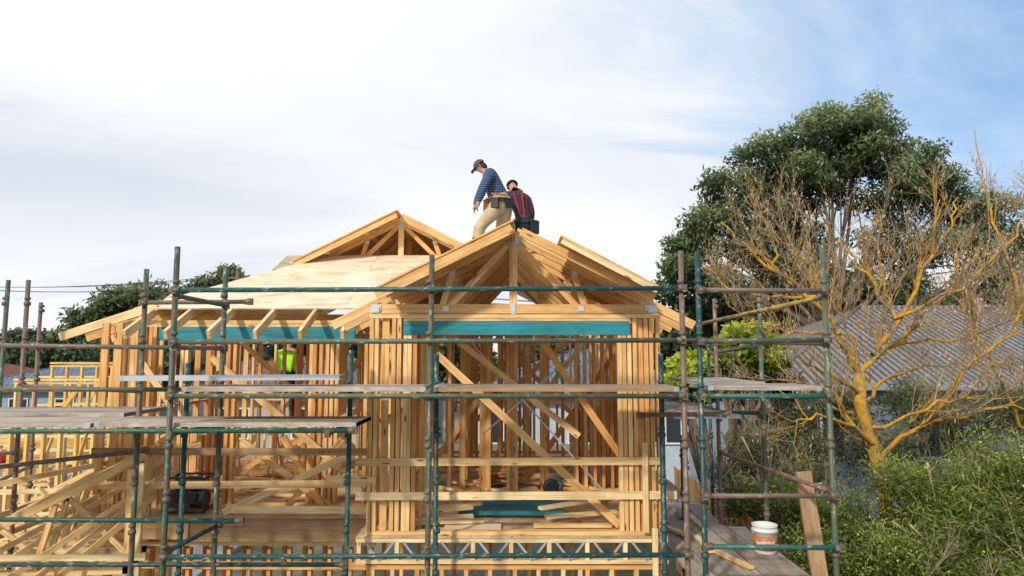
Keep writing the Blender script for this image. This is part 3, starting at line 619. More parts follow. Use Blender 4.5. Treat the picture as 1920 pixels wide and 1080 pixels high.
J1=dict(pelvis=(-.20,11.56,7.54),waist=(-.22,11.56,7.71),chest=(-.34,11.58,7.98),neck=(-.46,11.60,8.14),head=(-.55,11.60,8.24),
 shL=(-.37,11.34,8.05),elL=(-.48,11.26,7.78),wrL=(-.56,11.32,7.55),shR=(-.45,11.78,8.01),elR=(-.58,11.84,7.77),wrR=(-.64,11.72,7.56),
 hpL=(-.26,11.45,7.46),knL=(-.54,11.42,7.16),anL=(-.62,11.45,gr(-.6)+.07),hpR=(-.12,11.65,7.46),knR=(-.20,11.74,7.03),anR=(-.05,11.8,gr(-.05)+.07))
P1,hc,hd,ff,side=person((-.3,11.6,gr(-.3)),J1,(-.95,.05,-.20),(plaid('blue_plaid_shirt',(.012,.026,.075),(.04,.11,.24),(.28,.37,.48),24),KHAKI),'person in blue plaid shirt, khaki trousers and cap stooping on roof',bulk=1.28)
mb=MB(); dome(mb,hc+hd*.03,hd,.112,zs=.85); mb.beam(hc+hd*.035+ff*.08,hc+hd*.02+ff*.19,.14,.012); mb.done('cap',P1,(CAPM,))
mb=MB(); dome(mb,hc-ff*.012-hd*.03,(-ff+hd*.3).normalized(),.098,zs=.9); mb.done('hair',P1,(HAIR,))
belt(P1,Vector((-.205,11.56,7.61)),.215,.21,0,(BLK,TAN,YELP,ORGP),pouches=((-1.9,.13,.16,0),(-2.7,.15,.18,1),(-.9,.10,.15,0)))
MB().tube([(-.35,11.30,7.69),(-.25,11.29,7.67),(-.11,11.32,7.67)],.014,8).done('hammer_handle',P1,(ORGP,))
J2=dict(pelvis=(.22,12.0,7.27),waist=(.20,12.03,7.45),chest=(.12,12.12,7.77),neck=(.05,12.24,7.97),head=(.0,12.33,8.08),
 shL=(-.06,12.14,7.86),elL=(-.12,12.06,7.57),wrL=(-.16,12.16,7.33),shR=(.29,12.16,7.80),elR=(.36,12.10,7.52),wrR=(.33,12.24,7.28),
 hpL=(.13,12.0,7.17),knL=(.03,12.1,6.78),anL=(.02,12.05,gr(.02)+.07),hpR=(.31,12.0,7.17),knR=(.33,12.1,6.72),anR=(.32,12.0,gr(.32)+.07))
P2,hc,hd,ff,side=person((.15,12,gr(.15)),J2,(-.3,1,0),(plaid('maroon_plaid_shirt',(.018,.014,.03),(.09,.022,.04),(.15,.07,.08),24),BLK),'person in dark maroon plaid shirt with red braces bending on roof',bulk=1.0)
mb=MB(); dome(mb,hc-hd*.01-ff*.01,hd,.112,zs=.95); mb.done('hair',P2,(HAIR,))
belt(P2,Vector((.215,12.01,7.33)),.20,.17,0,(BLK,BLK,ORGP,ORGP),pouches=((-.7,.15,.2,0),(-2.5,.12,.18,0),(0.1,.12,.2,0)))
mb=MB()
for s in (-.09,.09): mb.beam((.10+s*.8,11.96,7.86),(.19+s*.4,11.88,7.40),.016,.014)
mb.beam((.02,11.87,7.34),(.38,11.87,7.34),.012,.03); mb.done('braces',P2,(plain('red_webbing',(.45,.035,.03),.7),))
HIV=plain('lime_hi_vis',(.40,.90,.03),.7)
bx=Vector((-4.75,14.6,3.62))
J3={k:bx+Vector(v) for k,v in dict(pelvis=(0,0,.9),waist=(0,0,1.06),chest=(0,.03,1.3),neck=(-.02,.06,1.5),head=(-.03,.1,1.62),shL=(-.2,.03,1.4),elL=(-.26,.1,1.14),wrL=(-.18,.3,1.05),shR=(.2,.03,1.4),elR=(.26,.1,1.14),wrR=(.18,.3,1.05),
 hpL=(-.09,0,.84),knL=(-.11,.02,.47),anL=(-.1,0,.07),hpR=(.09,0,.84),knR=(.11,.02,.47),anR=(.1,0,.07)).items()}
P3,hc,hd,ff,side=person(bx,J3,(0,1,0),(HIV,NAVY),'person in lime high visibility shirt standing on a trestle',bulk=.92)
mb=MB(); dome(mb,hc+hd*.01,hd,.108,zs=.9); mb.done('cap',P3,(NAVY,))
mb=MB(); mb.beam((-5.2,14.65,3.60),(-4.3,14.65,3.60),.3,.04)
for x in (-5.15,-4.35):
    for y in(-.13,.13): mb.beam((x,14.65+y,3.58),(x,14.65+y*1.7,F),.04,.04)
    mb.beam((x,14.48,3.3),(x,14.82,3.3),.03,.03)
tag(mb.done('work_trestle',None,(PALE,)),'low timber work trestle standing on the floor','trestle')
# ---------------------------------------------------------------- second timber frame at left
for gi,(x0,x1,y,z0,z1,mm,sp2) in enumerate(((-13.6,-10.3,17,.1,2.6,PALE,.3),(-12.3,-9.8,18.4,2.7,4.65,YELW,.4),(-20,-13.5,19.5,.1,2.6,PALE,.35),(-11.5,-9.4,16,2.75,4.3,YELW,.42),(-9.1,-7.2,12.6,.1,3.9,YELW,.3),(-10.6,-8.2,13.8,.1,3.35,PALE,.34),(-9.0,-7.4,11.2,.1,2.9,PALE,.3),(-14.5,-10.5,21,2.7,4.2,YELW,.45))):
    mb=MB(); x=x0
    while x<x1: mb.beam((x,y,z0),(x,y,z1),.05,.09); x+=sp2
    for z in (z0+.03,z1+.02,z1+.1,(z0+z1)/2): mb.beam((x0-.05,y-.001,z),(x1,y-.001,z),.092,.05)
    mb.beam((x0+.5,y-.06,z0),(x0+1.5,y-.06,z1),.02,.09)
    tag(mb.done('wall_frame',None,(mm,)),'yellow timber stud wall frame on neighbouring building plot' if mm is YELW else 'pale timber stud wall frame on neighbouring building plot','wall frame','neighbouring wall frames')
mb=MB()
for i in range(9): mb.slab([(-14.5+i*.6,14.2,2.72),(-13.91+i*.6,14.2,2.72),(-13.91+i*.6,18.2,2.72),(-14.5+i*.6,18.2,2.72)],.05)
mb.beam((-14.5,14.18,2.6),(-9.1,14.18,2.6),.05,.2); 
for x in (-14.3,-12.5,-10.8,-9.2): mb.beam((x,14.3,.1),(x,14.3,2.6),.1,.1)
tag(mb.done('timber_deck',None,(FLOORM,)),'pale sheeted timber floor deck on posts at neighbouring plot','deck')
def stack(x,y,z,L,nx,nz,mat,ang=0.):
    mb=MB(); d=Vector((math.cos(ang),math.sin(ang),0)); q=Vector((-math.sin(ang),math.cos(ang),0))
    for j in range(nz):
        for i in range(nx):
            o_=Vector((x,y,z+.025+j*.05))+q*(i*.1)+d*random.uniform(-.15,.15); mb.beam(o_-d*L/2,o_+d*L/2,.092,.046)
    tag(mb.done('timber_stack',None,(mat,)),'neat stack of pale sawn timber lengths','timber stack','stacks of sawn timber')
stack(-12.2,14.6,2.73,2.6,6,6,PALE,.1); stack(-10.6,15.6,2.73,2.0,6,7,YELW,.5); stack(-13.2,16.3,2.73,1.8,5,7,GREYW,1.0); stack(-9.5,14.5,2.73,1.4,4,5,PALE,-.3); stack(-11.6,16.8,2.73,2.0,5,9,PALE,.2)
BLU=plain('blue_tarpaulin',(.05,.16,.36),.5,var=.3,scale=4)
mb=MB(); n_=8
for i in range(n_):
    for j in range(n_):
        P4=[Vector((-14+ (i+a)*.22,15.3+(j+b)*.16,2.85+.25*math.sin((i+a)*.7)*math.sin((j+b)*.9)+.1*math.sin((i+a)*2.3+(j+b)))) for a,b in((0,0),(1,0),(1,1),(0,1))]
        o_=len(mb.v); mb.v+=P4; mb.add((o_,o_+1,o_+2,o_+3),[(0,0)]*4,.5,0,True)
tag(mb.done('tarpaulin',None,(BLU,)),'crumpled blue tarpaulin lying on the neighbouring deck','tarpaulin')
for i in range(26):
    x,y=random.uniform(-14,-9.3),random.uniform(14.4,18); a_=random.uniform(0,3); L=random.uniform(.6,2)
    o=MB().beam((x,y,2.75+.003*i),(x+math.cos(a_)*L,y+math.sin(a_)*L*.4,2.75+.003*i),.09,.04).done('loose_plank',None,(random.choice([PALE,YELW,PINE,GREYW]),)); tag(o,'loose timber length lying on neighbouring deck','plank','loose planks on neighbouring deck')
# ---------------------------------------------------------------- neighbouring houses
def tiles(name,c,sc=5.,var=.3):
    m,nt,b=newmat(name,.8); br=nt.nodes.new('ShaderNodeTexBrick'); br.inputs['Scale'].default_value=1; br.inputs['Brick Width'].default_value=.3; br.inputs['Row Height'].default_value=.32; br.inputs['Mortar Size'].default_value=.03
    br.inputs['Color1'].default_value=(*c,1); br.inputs['Color2'].default_value=(*[x*(1-var) for x in c],1); br.inputs['Mortar'].default_value=(*[x*.35 for x in c],1)
    nt.links.new(mapped(nt,(1,1,1)),br.inputs['Vector']); n=noise(nt,mapped(nt,(1,1,1)),1,6,.7)
    nt.links.new(mix(nt,1.,br.outputs['Color'],ramp(nt,n,[(.3,g(.7)),(.7,g(1.2))]),'MULTIPLY'),b.inputs['Base Color']); return m
def corr(name,c):
    m,nt,b=newmat(name,.55); wv=nt.nodes.new('ShaderNodeTexWave'); wv.bands_direction='X'; wv.inputs['Scale'].default_value=1.7; wv.inputs['Distortion'].default_value=.15; nt.links.new(mapped(nt,(1,1,1)),wv.inputs['Vector'])
    n=noise(nt,mapped(nt,(.8,.35,1)),1,7,.7)
    cc=mix(nt,1.,c,ramp(nt,wv.outputs['Fac'],[(0,g(.3)),(.5,g(.95)),(1,g(1.2))]),'MULTIPLY'); cc=mix(nt,ramp(nt,n,[(.42,g(0)),(.65,g(.7))]),cc,(.15,.11,.085))
    nt.links.new(cc,b.inputs['Base Color']); bump(nt,b,wv.outputs['Fac'],.9,.06); return m
GLASS=plain('window_glass',(.03,.04,.05),.1); WHT=plain('white_trim',(.7,.7,.68),.6,var=.05)
def house(x0,x1,y0,y1,ze,zr,wall,roof,label,hip=True,ov=.4,win=True):
    Hh=top('house',label,'house',((x0+x1)/2,y0,0)); ym=(y0+y1)/2
    mb=MB(); mb.slab([(x0,y0,ze-.05),(x1,y0,ze-.05),(x1,y1,ze-.05),(x0,y1,ze-.05)],ze-.05)
    mb.done('wall',Hh,(wall,))
    i=min((y1-y0)/2,(x1-x0)/2-.3) if hip else 0
    a,b_,c_,d_=(x0-ov,y0-ov,ze-.1),(x1+ov,y0-ov,ze-.1),(x1+ov,y1+ov,ze-.1),(x0-ov,y1+ov,ze-.1); r0,r1=(x0+i,ym,zr),(x1-i,ym,zr)
    mb=MB(); mb.slab([a,b_,r1,r0],.05); mb.slab([c_,d_,r0,r1],.05)
    mb.slab([d_,a,r0],.05); mb.slab([b_,c_,r1],.05); mb.tube([r0,r1],.07,6); mb.tube([a,r0],.06,6); mb.tube([b_,r1],.06,6)
    rf=mb.done('roof',Hh,(roof,))
    MB().beam((x0-ov,y0-ov-.06,ze-.13),(x1+ov,y0-ov-.06,ze-.13),.1,.12).done('gutter',Hh,(GALV,))
    if win:
        x=x0+1.2
        while x<x1-1.2:
            wi=MB(); wi.box((x,y0-.02,ze-1.2),(1.1,.05,1.1)); wo=wi.done('window',Hh,(GLASS,))
            f=MB()
            for dx in (-.56,0,.56): f.box((x+dx,y0-.05,ze-1.2),(.06,.05,1.2))
            for dz in(-.58,.58): f.box((x,y0-.052,ze-1.2+dz),(1.18,.06,.06))
            f.done('frame',wo,(WHT,)); x+=2.8
    return Hh
WALLB=plain('blue_grey_weatherboard',(.26,.33,.40),.7); WALLC=plain('cream_render',(.42,.38,.32),.8); WALLW=plain('pale_render',(.44,.52,.60),.8)
CORR=corr('corrugated_steel_roof',(.27,.255,.245))
hh=house(6.1,24,16.4,25.6,4.35,6.42,WALLB,CORR,'old single storey house with rusty corrugated hip roof and chimney')
MB().box((13.9,20.6,6.05),(.36,.36,1.1)).box((13.9,20.6,6.62),(.44,.44,.08)).lathe((13.9,20.6,6.64),[(.08,0),(.09,.03),(.07,.18),(.06,.18)],12).done('chimney',hh,(plain('orange_brick',(.50,.18,.08),.9,var=.35,scale=12),))
TB=tiles('blue_grey_tiles',(.17,.23,.30)); TR=tiles('terracotta_tiles',(.36,.12,.06)); TG=tiles('brown_grey_tiles',(.20,.17,.15))
house(-1.5,7,24,32,3.7,5.15,WALLW,TB,'pale rendered house with blue grey tiled roof')
house(-12,-3.5,27,35,3.5,4.9,WALLC,TG,'cream house with brown grey tiled roof')
house(-17,-11,40,48,3.4,5.0,WALLW,TR,'pale house with terracotta tiled roof')
house(-34,-24,42,51,2.9,4.4,WALLB,TB,'house with dark blue tiled roof beyond the building plot')
house(-50,-36,48,58,3.0,4.6,WALLC,TR,'cream house with terracotta roof')
house(-26,-19,56,64,3.0,4.6,WALLW,TG,'pale house with grey tiled roof')
house(6,16,46,56,3.2,5.3,WALLC,TG,'cream house with brown tiled roof')
fm=MB()
for i in range(60): fm.beam((3.85,7+i*.16,0),(3.85,7+i*.16,2.35+random.uniform(-.03,.03)),.02,.14)
for z in (.5,2.1): fm.beam((3.88,7,z),(3.88,16.5,z),.04,.08)
tag(fm.done('paling_fence',None,(PINER,)),'reddish timber paling fence between the house plot and garden','fence')
# ---------------------------------------------------------------- parked ute
cp=Vector((-17.3,24,.1)); K=top('parked_car','white utility vehicle with flat tray parked on the building plot','car',cp)
CW=plain('white_car_paint',(.72,.73,.74),.3,var=.03)
def extr(prof,y0,y1,m=0):
    mb=MB(); n=len(prof)
    mb.v=[cp+Vector((x,y0,z)) for x,z in prof]+[cp+Vector((x,y1,z)) for x,z in prof]
    mb.add(tuple(range(n)),[(0,0)]*n,.5,m); mb.add(tuple(reversed(range(n,2*n))),[(0,0)]*n,.5,m)
    for i in range(n): j=(i+1)%n; mb.add((i,n+i,n+j,j),[(0,0)]*4,.5,m)
    return mb
extr([(-2.5,.35),(-2.5,.95),(-.4,.95),(-.35,1.0),(.0,1.62),(.25,1.68),(.95,1.66),(1.45,1.1),(2.3,.95),(2.45,.8),(2.45,.35)],-.85,.85).done('body',K,(CW,))
extr([(-.15,1.05),(.1,1.55),(.45,1.57),(.45,1.05)],-.87,.87).done('window',K,(GLASS,)); extr([(.52,1.05),(.52,1.57),(.9,1.55),(1.25,1.08)],-.87,.87).done('window',K,(GLASS,))
extr([(-2.6,.95),(-2.6,1.25),(-.5,1.25),(-.5,.95)],-.92,.92).done('tray',K,(GALV,))
TY=plain('tyre_rubber',(.02,.02,.02),.9)
for x in (-1.6,1.55):
    for y in (-.88,.72):
        wo=MB().lathe(cp+Vector((x,y,.34)),[(.2,0),(.34,.01),(.34,.18),(.2,.19)],20,axis='y').done('wheel',K,(TY,)); MB().lathe(cp+Vector((x,y-.01,.34)),[(.05,0),(.2,.012),(.2,.2),(.05,.212)],16,axis='y').done('rim',wo,(GALV,))
for y in(-.6,.6): MB().box(cp+Vector((2.44,y,.8)),(.05,.3,.14)).done('headlight',K,(WHT,))
for i,(x,y,z) in enumerate(((-13.5,21,.1),(-12.4,20.5,.1),(-12.6,15.2,2.75),(-10.9,14.7,2.75))):
    k_=1. if i<2 else .45; mb=MB(); mb.slab([(x-.5*k_,y-.4*k_,z+.4*k_),(x+.5*k_,y-.4*k_,z+.4*k_),(x+.5*k_,y+.4*k_,z+.4*k_),(x-.5*k_,y+.4*k_,z+.4*k_)],.4*k_); mb.box((x,y,z+.43*k_),(1.06*k_,.86*k_,.06*k_)); mb.box((x,y-.44*k_,z+.3*k_),(.2*k_,.06*k_,.06*k_)); tag(mb.done('tool_box',None,(RED,)),'red plastic site tool box standing on the plot','tool box','red tool boxes')
# ---------------------------------------------------------------- power pole and lines
pp=top('power_pole','timber power pole with crossarms and sagging wires','power pole',(-18.6,46,0))
MB().tube([(-18.6,46,0),(-18.6,46,10.6)],[.17,.12],10).done('pole',pp,(BARKG,))
for z in (10.1,9.5): 
    mb=MB(); mb.beam((-19.7,46,z),(-17.5,46,z),.1,.12)
    for x in (-19.6,-19,-18.2,-17.6): mb.lathe((x,46,z+.06),[(.05,0),(.06,.05),(.03,.12)],8)
    mb.done('crossarm',pp,(BARKG,))
mb=MB()
for x,z in ((-19.6,10.25),(-18.2,10.25),(-19,9.65),(-17.6,9.65)):
    for (ex,ey,ez) in ((-60,60,12.),(40,75,10)):
        mb.tube([Vector((x,46,z)).lerp(Vector((ex,ey,ez)),t)+Vector((0,0,-1.2*4*t*(1-t)*.8)) for t in [i/12 for i in range(13)]],.022,4)
mb.done('wire',pp,(BLK,))
# ---------------------------------------------------------------- trees
def limbs(mb,base,lobes,r0,fork,jit=.4,t=.5):
    base=Vector(base); fork=Vector(fork); mb.tube([base,base.lerp(fork,.5)+Vector((jit*.3,0,0)),fork],[r0,r0*.85,r0*.7],10)
    for l in lobes:
        e=Vector(l[:3]); p=[fork.lerp(e,t)+Vector((random.uniform(-jit,jit)*math.sin(t*3.1),random.uniform(-jit,jit)*math.sin(t*3.1),jit*.9*math.sin(t*3.1))) for t in (0,.25,.5,.75,1)]
        mb.tube(p,[r0*.36,r0*.28,r0*.2,r0*.13,r0*.06],7)
        for _ in range(4):
            q=p[random.choice((2,3))]; e2=e+Vector((random.uniform(-1,1),random.uniform(-1,1),random.uniform(-.6,.9)))*l[3]*.9; mb.tube([q,(q+e2)/2+Vector((0,0,.15)),e2],[r0*.12,r0*.08,.02],5)
Tg=top('gum_tree','tall green gum tree with domed clumpy crown and visible limbs','tree',(12.5,26,0))
LB=[(14.0,26,13.7,1.3),(12.7,25.6,13.7,1.0),(11.4,25.6,13.3,1.25),(9.9,26,12.5,1.25),(8.7,25.7,11.3,1.1),(7.6,26,10.1,.9),(6.9,26,9.1,.65),(6.5,25.8,8.3,.4),(15.3,26,12.6,1.1),(16.1,26,11.6,.95),(12.4,27,11.7,1.3),(10.2,26.5,10.5,1.05),(9.0,26,9.2,.8),(14.3,25.5,11.3,1.2),(12.0,27.5,9.6,1.0),(10.4,26.6,8.2,.85),(17.2,26.5,10.9,1.05),(18.6,26,10.0,1.15),(15,27,9.4,1.15),(17.3,26.5,8.9,1.3),(19.6,26,8.3,1.4),(8.0,26.2,7.7,.6),(10.9,25.4,11.7,.85),(13.4,25.2,12.5,.85),(12,27,7.6,1.3),(15,27,7.6,1.4)]
mb=MB(); limbs(mb,(12.6,26.3,0),LB,.30,(12.3,26.3,5.4)); mb.done('trunk',Tg,(BARKG,))
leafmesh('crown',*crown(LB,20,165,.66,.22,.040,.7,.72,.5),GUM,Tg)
def fartree(x,y,h,r,label,mat=FARG,n=9,leaf=.5,name='tree'):
    Tt=top(name,label,'tree',(x,y,0)); L=[(x+random.uniform(-r,r),y+random.uniform(-r,r)*.6,h-r*.5+random.uniform(-r*.75,r*.35),r*random.uniform(.38,.55)) for _ in range(n)]
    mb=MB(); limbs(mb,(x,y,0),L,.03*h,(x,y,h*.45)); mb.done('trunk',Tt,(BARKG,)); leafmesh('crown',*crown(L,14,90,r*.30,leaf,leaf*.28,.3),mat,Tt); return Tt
Tl=top('gum_tree','spreading dark gum tree beyond the building plot','tree',(-34,60,0))
LB=[(-39,60,6.2,1.6),(-37,60,8.2,1.6),(-34.5,60,9.4,1.7),(-32,60,9.7,1.5),(-30,60,9.0,1.3),(-36,61,5.6,1.7),(-33,60,7.2,1.9),(-30.5,60,6.6,1.5),(-40.5,60,4.9,1.2),(-28.5,60,7.8,1.1)]
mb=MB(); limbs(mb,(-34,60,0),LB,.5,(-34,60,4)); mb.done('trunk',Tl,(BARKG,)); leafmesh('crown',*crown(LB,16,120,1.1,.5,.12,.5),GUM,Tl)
Tl=top('gum_tree','rounded gum tree with sparse crown in the distance','tree',(-27,62,0))
LB=[(-27.5,62,11.3,1.1),(-25.5,62,12,1.0),(-29,62,10.5,1.),(-26,62,9.8,1.3),(-28,62,8.6,1.2)]
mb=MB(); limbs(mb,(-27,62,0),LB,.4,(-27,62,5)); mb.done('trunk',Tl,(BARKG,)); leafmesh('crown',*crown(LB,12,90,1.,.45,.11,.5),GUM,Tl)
for (x,y,h,r) in ((-22,70,7.5,3),(-14,75,6.5,3),(-45,70,6.8,3),(-54,75,7,3.5),(-5,60,6.2,2.6),(4,58,6.5,2.8),(12,60,7.5,3),(22,48,9,3.4),(29,50,9,3.8),(9.5,40,7.6,2.4),(-30,50,5.6,1.7),(-20,38,4.9,1.4)):
    fartree(x,y,h,r,'leafy suburban tree among distant houses')['group']='distant suburban trees'
N=9000
xs=rng.uniform(-260,260,N); ys2=rng.uniform(130,200,N); hz=rng.uniform(0,1,N)**.7*(7+2.2*np.sin(xs*.07)+1.5*np.sin(xs*.23))
P_=np.stack([xs,ys2,hz],1); o=leafmesh('distant_woodland',P_,rng.normal(size=(N,3)),rng.uniform(2,4.5,N),rng.uniform(.6,1.4,N),rng.uniform(.1,.7,N),FARG); o['kind']='stuff'; tag(o,'dark green band of far suburban treetops','woodland')
for x,y,h,r,mt,lb in ((4.5,13.6,5.5,.6,LIME,'bright yellow green leafy shrub beside the scaffold'),(4.0,14.6,4.9,.6,LIME,'bright green leafy shrub beside the scaffold'),(5.0,14.6,5.1,.6,DRYB,'olive green leafy shrub beside the scaffold'),(8.6,31,8.6,2.2,GUM,'dark green tree behind the old house'),(23.5,31,10,3,GUM,'dark green tree behind the old house'),(15,34,9.5,3,GUM,'dark green tree behind the old house')):
    fartree(x,y,h,r,lb,mt,10,.14 if r<2 else .3)
# bare lichen tree
def rv(s=1.): return Vector((random.gauss(0,s),random.gauss(0,s),random.gauss(0,s)))
tips=[]
def branch(mb,p,d,L,r,lev,m,ups=.10):
    n=4 if lev<2 else 3; pts=[p]; rad=[r]; q=p
    for i in range(n):
        d=(d+rv(.15)+Vector((0,0,ups))).normalized(); q=q+d*(L/n); pts.append(q); rad.append(r*(1-.72*(i+1)/n))
    mb.tube(pts,rad,6 if lev<2 else 3,m=m if (lev<2 and random.random()<.9) or random.random()<.45 else 1,cap=False)
    if lev>=3: tips.extend(pts[1:]); return
    for k in range((5,4,3)[lev-1]+random.randint(-1,1)):
        t=random.uniform(.2,1)*(n-.01); i=int(t); c=pts[i].lerp(pts[i+1],t-i)
        branch(mb,c,(d+rv(.42)).normalized(),L*random.uniform(.45,.75),max(r*.5,.0036),lev+1,m,ups)
def limb(mb,pts,r0,r1,dens=3.4,Lb=.85,ups=.10,sub=4):
    pts=[Vector(p) for p in pts]; fine=[]
    for i in range(len(pts)-1):
        for k in range(sub): fine.append(pts[i].lerp(pts[i+1],k/sub)+rv(.03))
    fine.append(pts[-1]); n=len(fine)
    rad=[r0+(r1-r0)*i/(n-1) for i in range(n)]; mb.tube(fine,rad,9,cap=False)
    tot=sum((fine[i+1]-fine[i]).length for i in range(n-1)); cnt=int(tot*dens)
    for k in range(cnt):
        t=random.uniform(.10,.99)*(n-1.01); i=int(t); p=fine[i].lerp(fine[i+1],t-i); d=(fine[i+1]-fine[i]).normalized()
        branch(mb,p,(d*.6+rv(.40)+Vector((0,0,.42))).normalized(),Lb*random.uniform(.45,1.3),max(.010,rad[i]*.42),1,0,ups)
def y_(y,pts): return [(p[0],y+(p[2] if len(p)>2 else 0),p[1]) for p in pts]
Tb=top('bare_tree','leafless garden tree with yellow lichen covered limbs and dry pods','tree',(5.9,11,0))
mb=MB()
mb.tube([(6.1,11,0),(5.95,11,2.0),(5.8,11,3.2),(5.55,11,4.2),(5.55,11,4.7)],[.14,.12,.105,.095,.085],12)
main=[[(5.55,4.6),(5.85,4.95,.1),(6.19,5.54,-.1),(6.7,6.55,-.2),(7.2,7.1,0),(7.45,7.6,.2)],
 [(5.55,4.65),(5.15,5.3,-.2),(4.64,5.88,-.4),(4.04,6.3,-.5),(3.6,6.7,-.4),(3.35,7.1,-.2)],
 [(5.15,5.3,-.2),(4.99,6.1,.2),(4.75,6.7,.5),(4.55,7.1,.7)],
 [(5.85,4.95,.1),(6.5,5.2,.5),(7.2,5.8,.7),(7.8,6.4,.7),(8.1,6.9,.6)],
 [(5.55,4.4),(4.9,4.68,-.5),(4.4,4.85,-.8),(3.95,5.2,-.9)],
 [(6.19,5.54,-.1),(5.85,6.3,.2),(5.6,6.8,.5),(5.7,7.1,.6)],
 [(5.8,3.5),(5.16,3.95,-.5),(4.6,4.1,-.8),(4.1,4.0,-.9)],
 [(5.8,3.4),(6.4,3.95,-.4),(7.3,4.2,-.6),(8.2,4.1,-.5)],
 [(6.4,3.95,-.4),(6.9,4.9,-.8),(7.5,5.5,-.9),(8.2,5.8,-1)],
 [(5.6,4.2),(6.3,4.6,.5),(7.2,4.8,.9),(8.3,4.8,1.1)],
 [(4.64,5.88,-.4),(4.1,5.9,-.1),(3.6,6.1,.3),(3.25,6.5,.4)],
 [(5.15,5.3,-.2),(4.6,5.4,.4),(4.0,5.5,.7),(3.7,5.9,.8)],
 [(4.04,6.3,-.5),(4.1,6.7,-.6),(3.95,7.1,-.5)],
 [(6.7,6.55,-.2),(6.6,7.0,-.4),(6.7,7.4,-.5)],
 [(6.19,5.54,-.1),(6.9,6.0,-.6),(7.6,6.8,-.8),(7.9,7.2,-.8)],
 [(6.5,5.2,.5),(7.3,5.2,.2),(8.3,5.6,.0)],
 [(5.15,3.95,-.5),(4.8,4.5,-.6),(4.2,4.6,-.2)],
 [(5.5,4.0,.2),(5.0,4.3,.5),(4.5,4.3,.8)],[(5.7,3.8,-.2),(6.3,4.3,-.8),(6.9,4.4,-1.0)],
 [(5.7,4.8,.3),(5.6,5.6,.5),(5.3,6.3,.8),(5.2,7.0,.9)],[(6.0,5.2,.2),(6.4,5.9,.6),(6.4,6.6,.9),(6.6,7.2,1.0)],[(6.9,4.9,-.8),(7.0,5.7,-.6),(7.3,6.3,-.5)]]
rr=[.052,.050,.036,.042,.036,.033,.04,.042,.033,.033,.028,.028,.022,.022,.030,.028,.03,.028,.03,.032,.032,.028]
for p,r in zip(main,rr): limb(mb,y_(11,p),r,.010,3.7)
mb.done('trunk',Tb,(LICHEN,TWIG)); tp=np.array([tuple(t) for t in tips]); 
idx=rng.choice(len(tp),min(len(tp),6000),replace=False); d=rng.normal(size=(len(idx),3))*.5; d[:,2]-=1
leafmesh('seed_pods',tp[idx],d,rng.uniform(.04,.09,len(idx)),rng.uniform(.005,.010,len(idx)),rng.uniform(0,1,len(idx)),POD,Tb)
tips=[]
Tb=top('bare_tree','slender leafless tree with pale twigs and hanging seed pods','tree',(8.0,10.6,0)); mb=MB()
mb.tube([(7.9,10.6,0),(7.95,10.6,2),(7.9,10.6,3.6)],[.08,.07,.055],10)
limb(mb,[(7.9,10.6,3.6),(8.0,10.6,5.0),(7.85,10.6,6.2),(7.55,10.7,7.4),(7.45,10.7,8.6)],.045,.007,2.4,.55)
limb(mb,[(8.0,10.6,5.0),(8.4,10.6,6.0),(8.3,10.7,7.0),(8.05,10.8,7.6)],.035,.008,2.4,.6)
limb(mb,[(7.9,10.6,3.8),(7.3,10.3,4.6),(6.9,10.2,5.4),(6.8,10.2,6.0)],.03,.008,3.,.6)
mb.done('trunk',Tb,(LICHEN,TWIG)); tp=np.array([tuple(t) for t in tips]); idx=rng.choice(len(tp),min(len(tp),2000),replace=False); d=rng.normal(size=(len(idx),3))*.5; d[:,2]-=1
leafmesh('seed_pods',tp[idx],d,rng.uniform(.04,.09,len(idx)),rng.uniform(.006,.012,len(idx)),rng.uniform(0,1,len(idx)),POD,Tb)
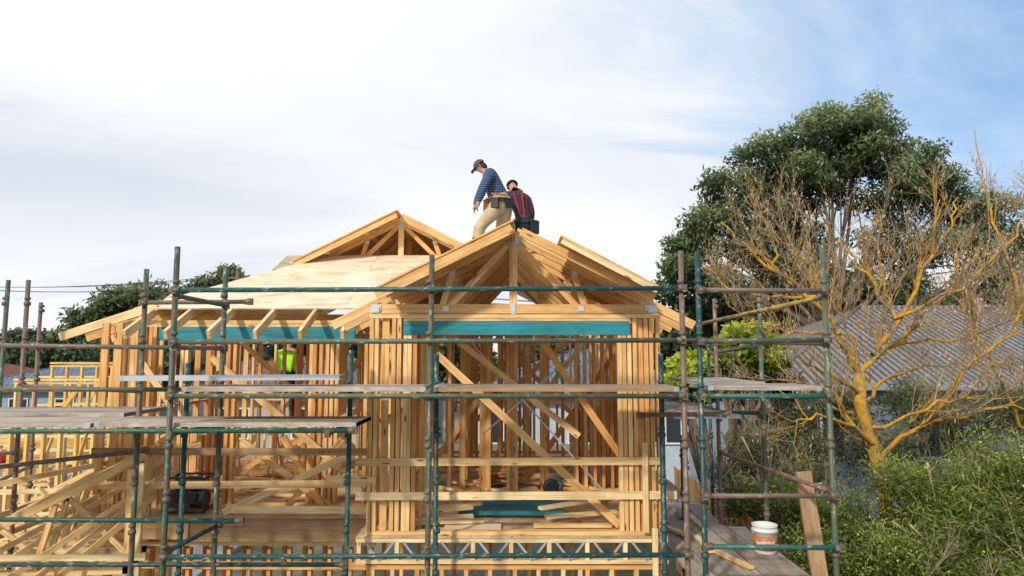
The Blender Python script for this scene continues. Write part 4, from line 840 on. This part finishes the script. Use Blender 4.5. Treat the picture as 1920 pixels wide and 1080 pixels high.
# wattle bushes
def bush(lobes,label,mat=BUSH,n=20,nl=150,L=.11,W=.008,flowers=0,dry=0):
    c=np.mean(np.array(lobes),0); Bt=top('wattle_bush',label,'bush',(c[0],c[1],0),'wattle bushes along the fence'); mb=MB(); limbs(mb,(c[0],c[1],0),lobes,.05,(c[0],c[1],c[2]*.4),.2)
    for _ in range(dry):
        l=random.choice(lobes); branch(mb,Vector(l[:3])+rv(.2)-Vector((0,0,.3)),(rv(.5)+Vector((0,0,1))).normalized(),random.uniform(.6,1.1),.012,1,0)
    mb.done('stem',Bt,(TWIG,TWIG))
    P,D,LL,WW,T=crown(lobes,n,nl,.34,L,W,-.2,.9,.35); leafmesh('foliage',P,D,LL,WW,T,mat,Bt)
    if flowers:
        k=rng.choice(len(P),flowers); leafmesh('blossom',P[k]+np.array([0,-.02,.02]),rng.normal(size=(flowers,3)),rng.uniform(.02,.05,flowers),rng.uniform(.008,.016,flowers),rng.uniform(0,1,flowers),FLOW,Bt)
bush([(3.75,9.8,2.85,.35),(4.05,9.4,2.55,.4),(4.2,9.0,2.1,.45),(4.6,9.6,2.65,.45),(4.5,9.0,2.0,.5),(4.75,8.8,2.4,.4),(3.75,8.9,2.4,.3)],'green wattle bush with small yellow blossoms',BUSH,flowers=1800,n=24,L=.08,W=.010,dry=3)
bush([(5.5,9.6,3.05,.62),(5.3,9.0,2.4,.6),(6.0,9.2,2.75,.6),(5.1,8.7,2.0,.5),(5.8,8.6,2.1,.55),(6.4,9.6,3.1,.5)],'fine leafed olive wattle bush with yellow blossoms',n=32,nl=190,flowers=900,dry=6)
bush([(6.9,9.6,3.3,.65),(6.9,8.9,2.7,.65),(7.6,9.3,3.3,.65),(6.6,8.5,2.2,.6),(7.4,8.7,2.6,.6)],'large wattle bush with yellow blossoms',n=36,nl=200,flowers=3400,dry=6)
bush([(6.3,12.0,3.3,.65),(7.6,12.2,3.7,.75),(9.3,12.2,3.8,.85),(5.3,12.6,3.0,.65),(8.6,11,3.5,.7)],'dull olive bush tangled with dry twigs under bare tree',DRYB,n=24,L=.10,W=.012,dry=22)
bush([(5.6,14.2,3.5,.6),(7.0,14.5,3.8,.6),(8.6,14.5,3.9,.65),(10.4,14.5,3.9,.75),(12.2,14.8,3.9,.8)],'tall olive shrub in front of the old house wall',DRYB,n=20,L=.12,W=.016,dry=20)
bush([(3.9,11.9,2.5,.4),(4.2,13,2.9,.5),(4.9,11.8,2.7,.5),(4.4,11.2,2.4,.4),(4.6,12.8,3.2,.5)],'olive green shrub with dry twigs beside the fence',DRYB,n=22,dry=14)
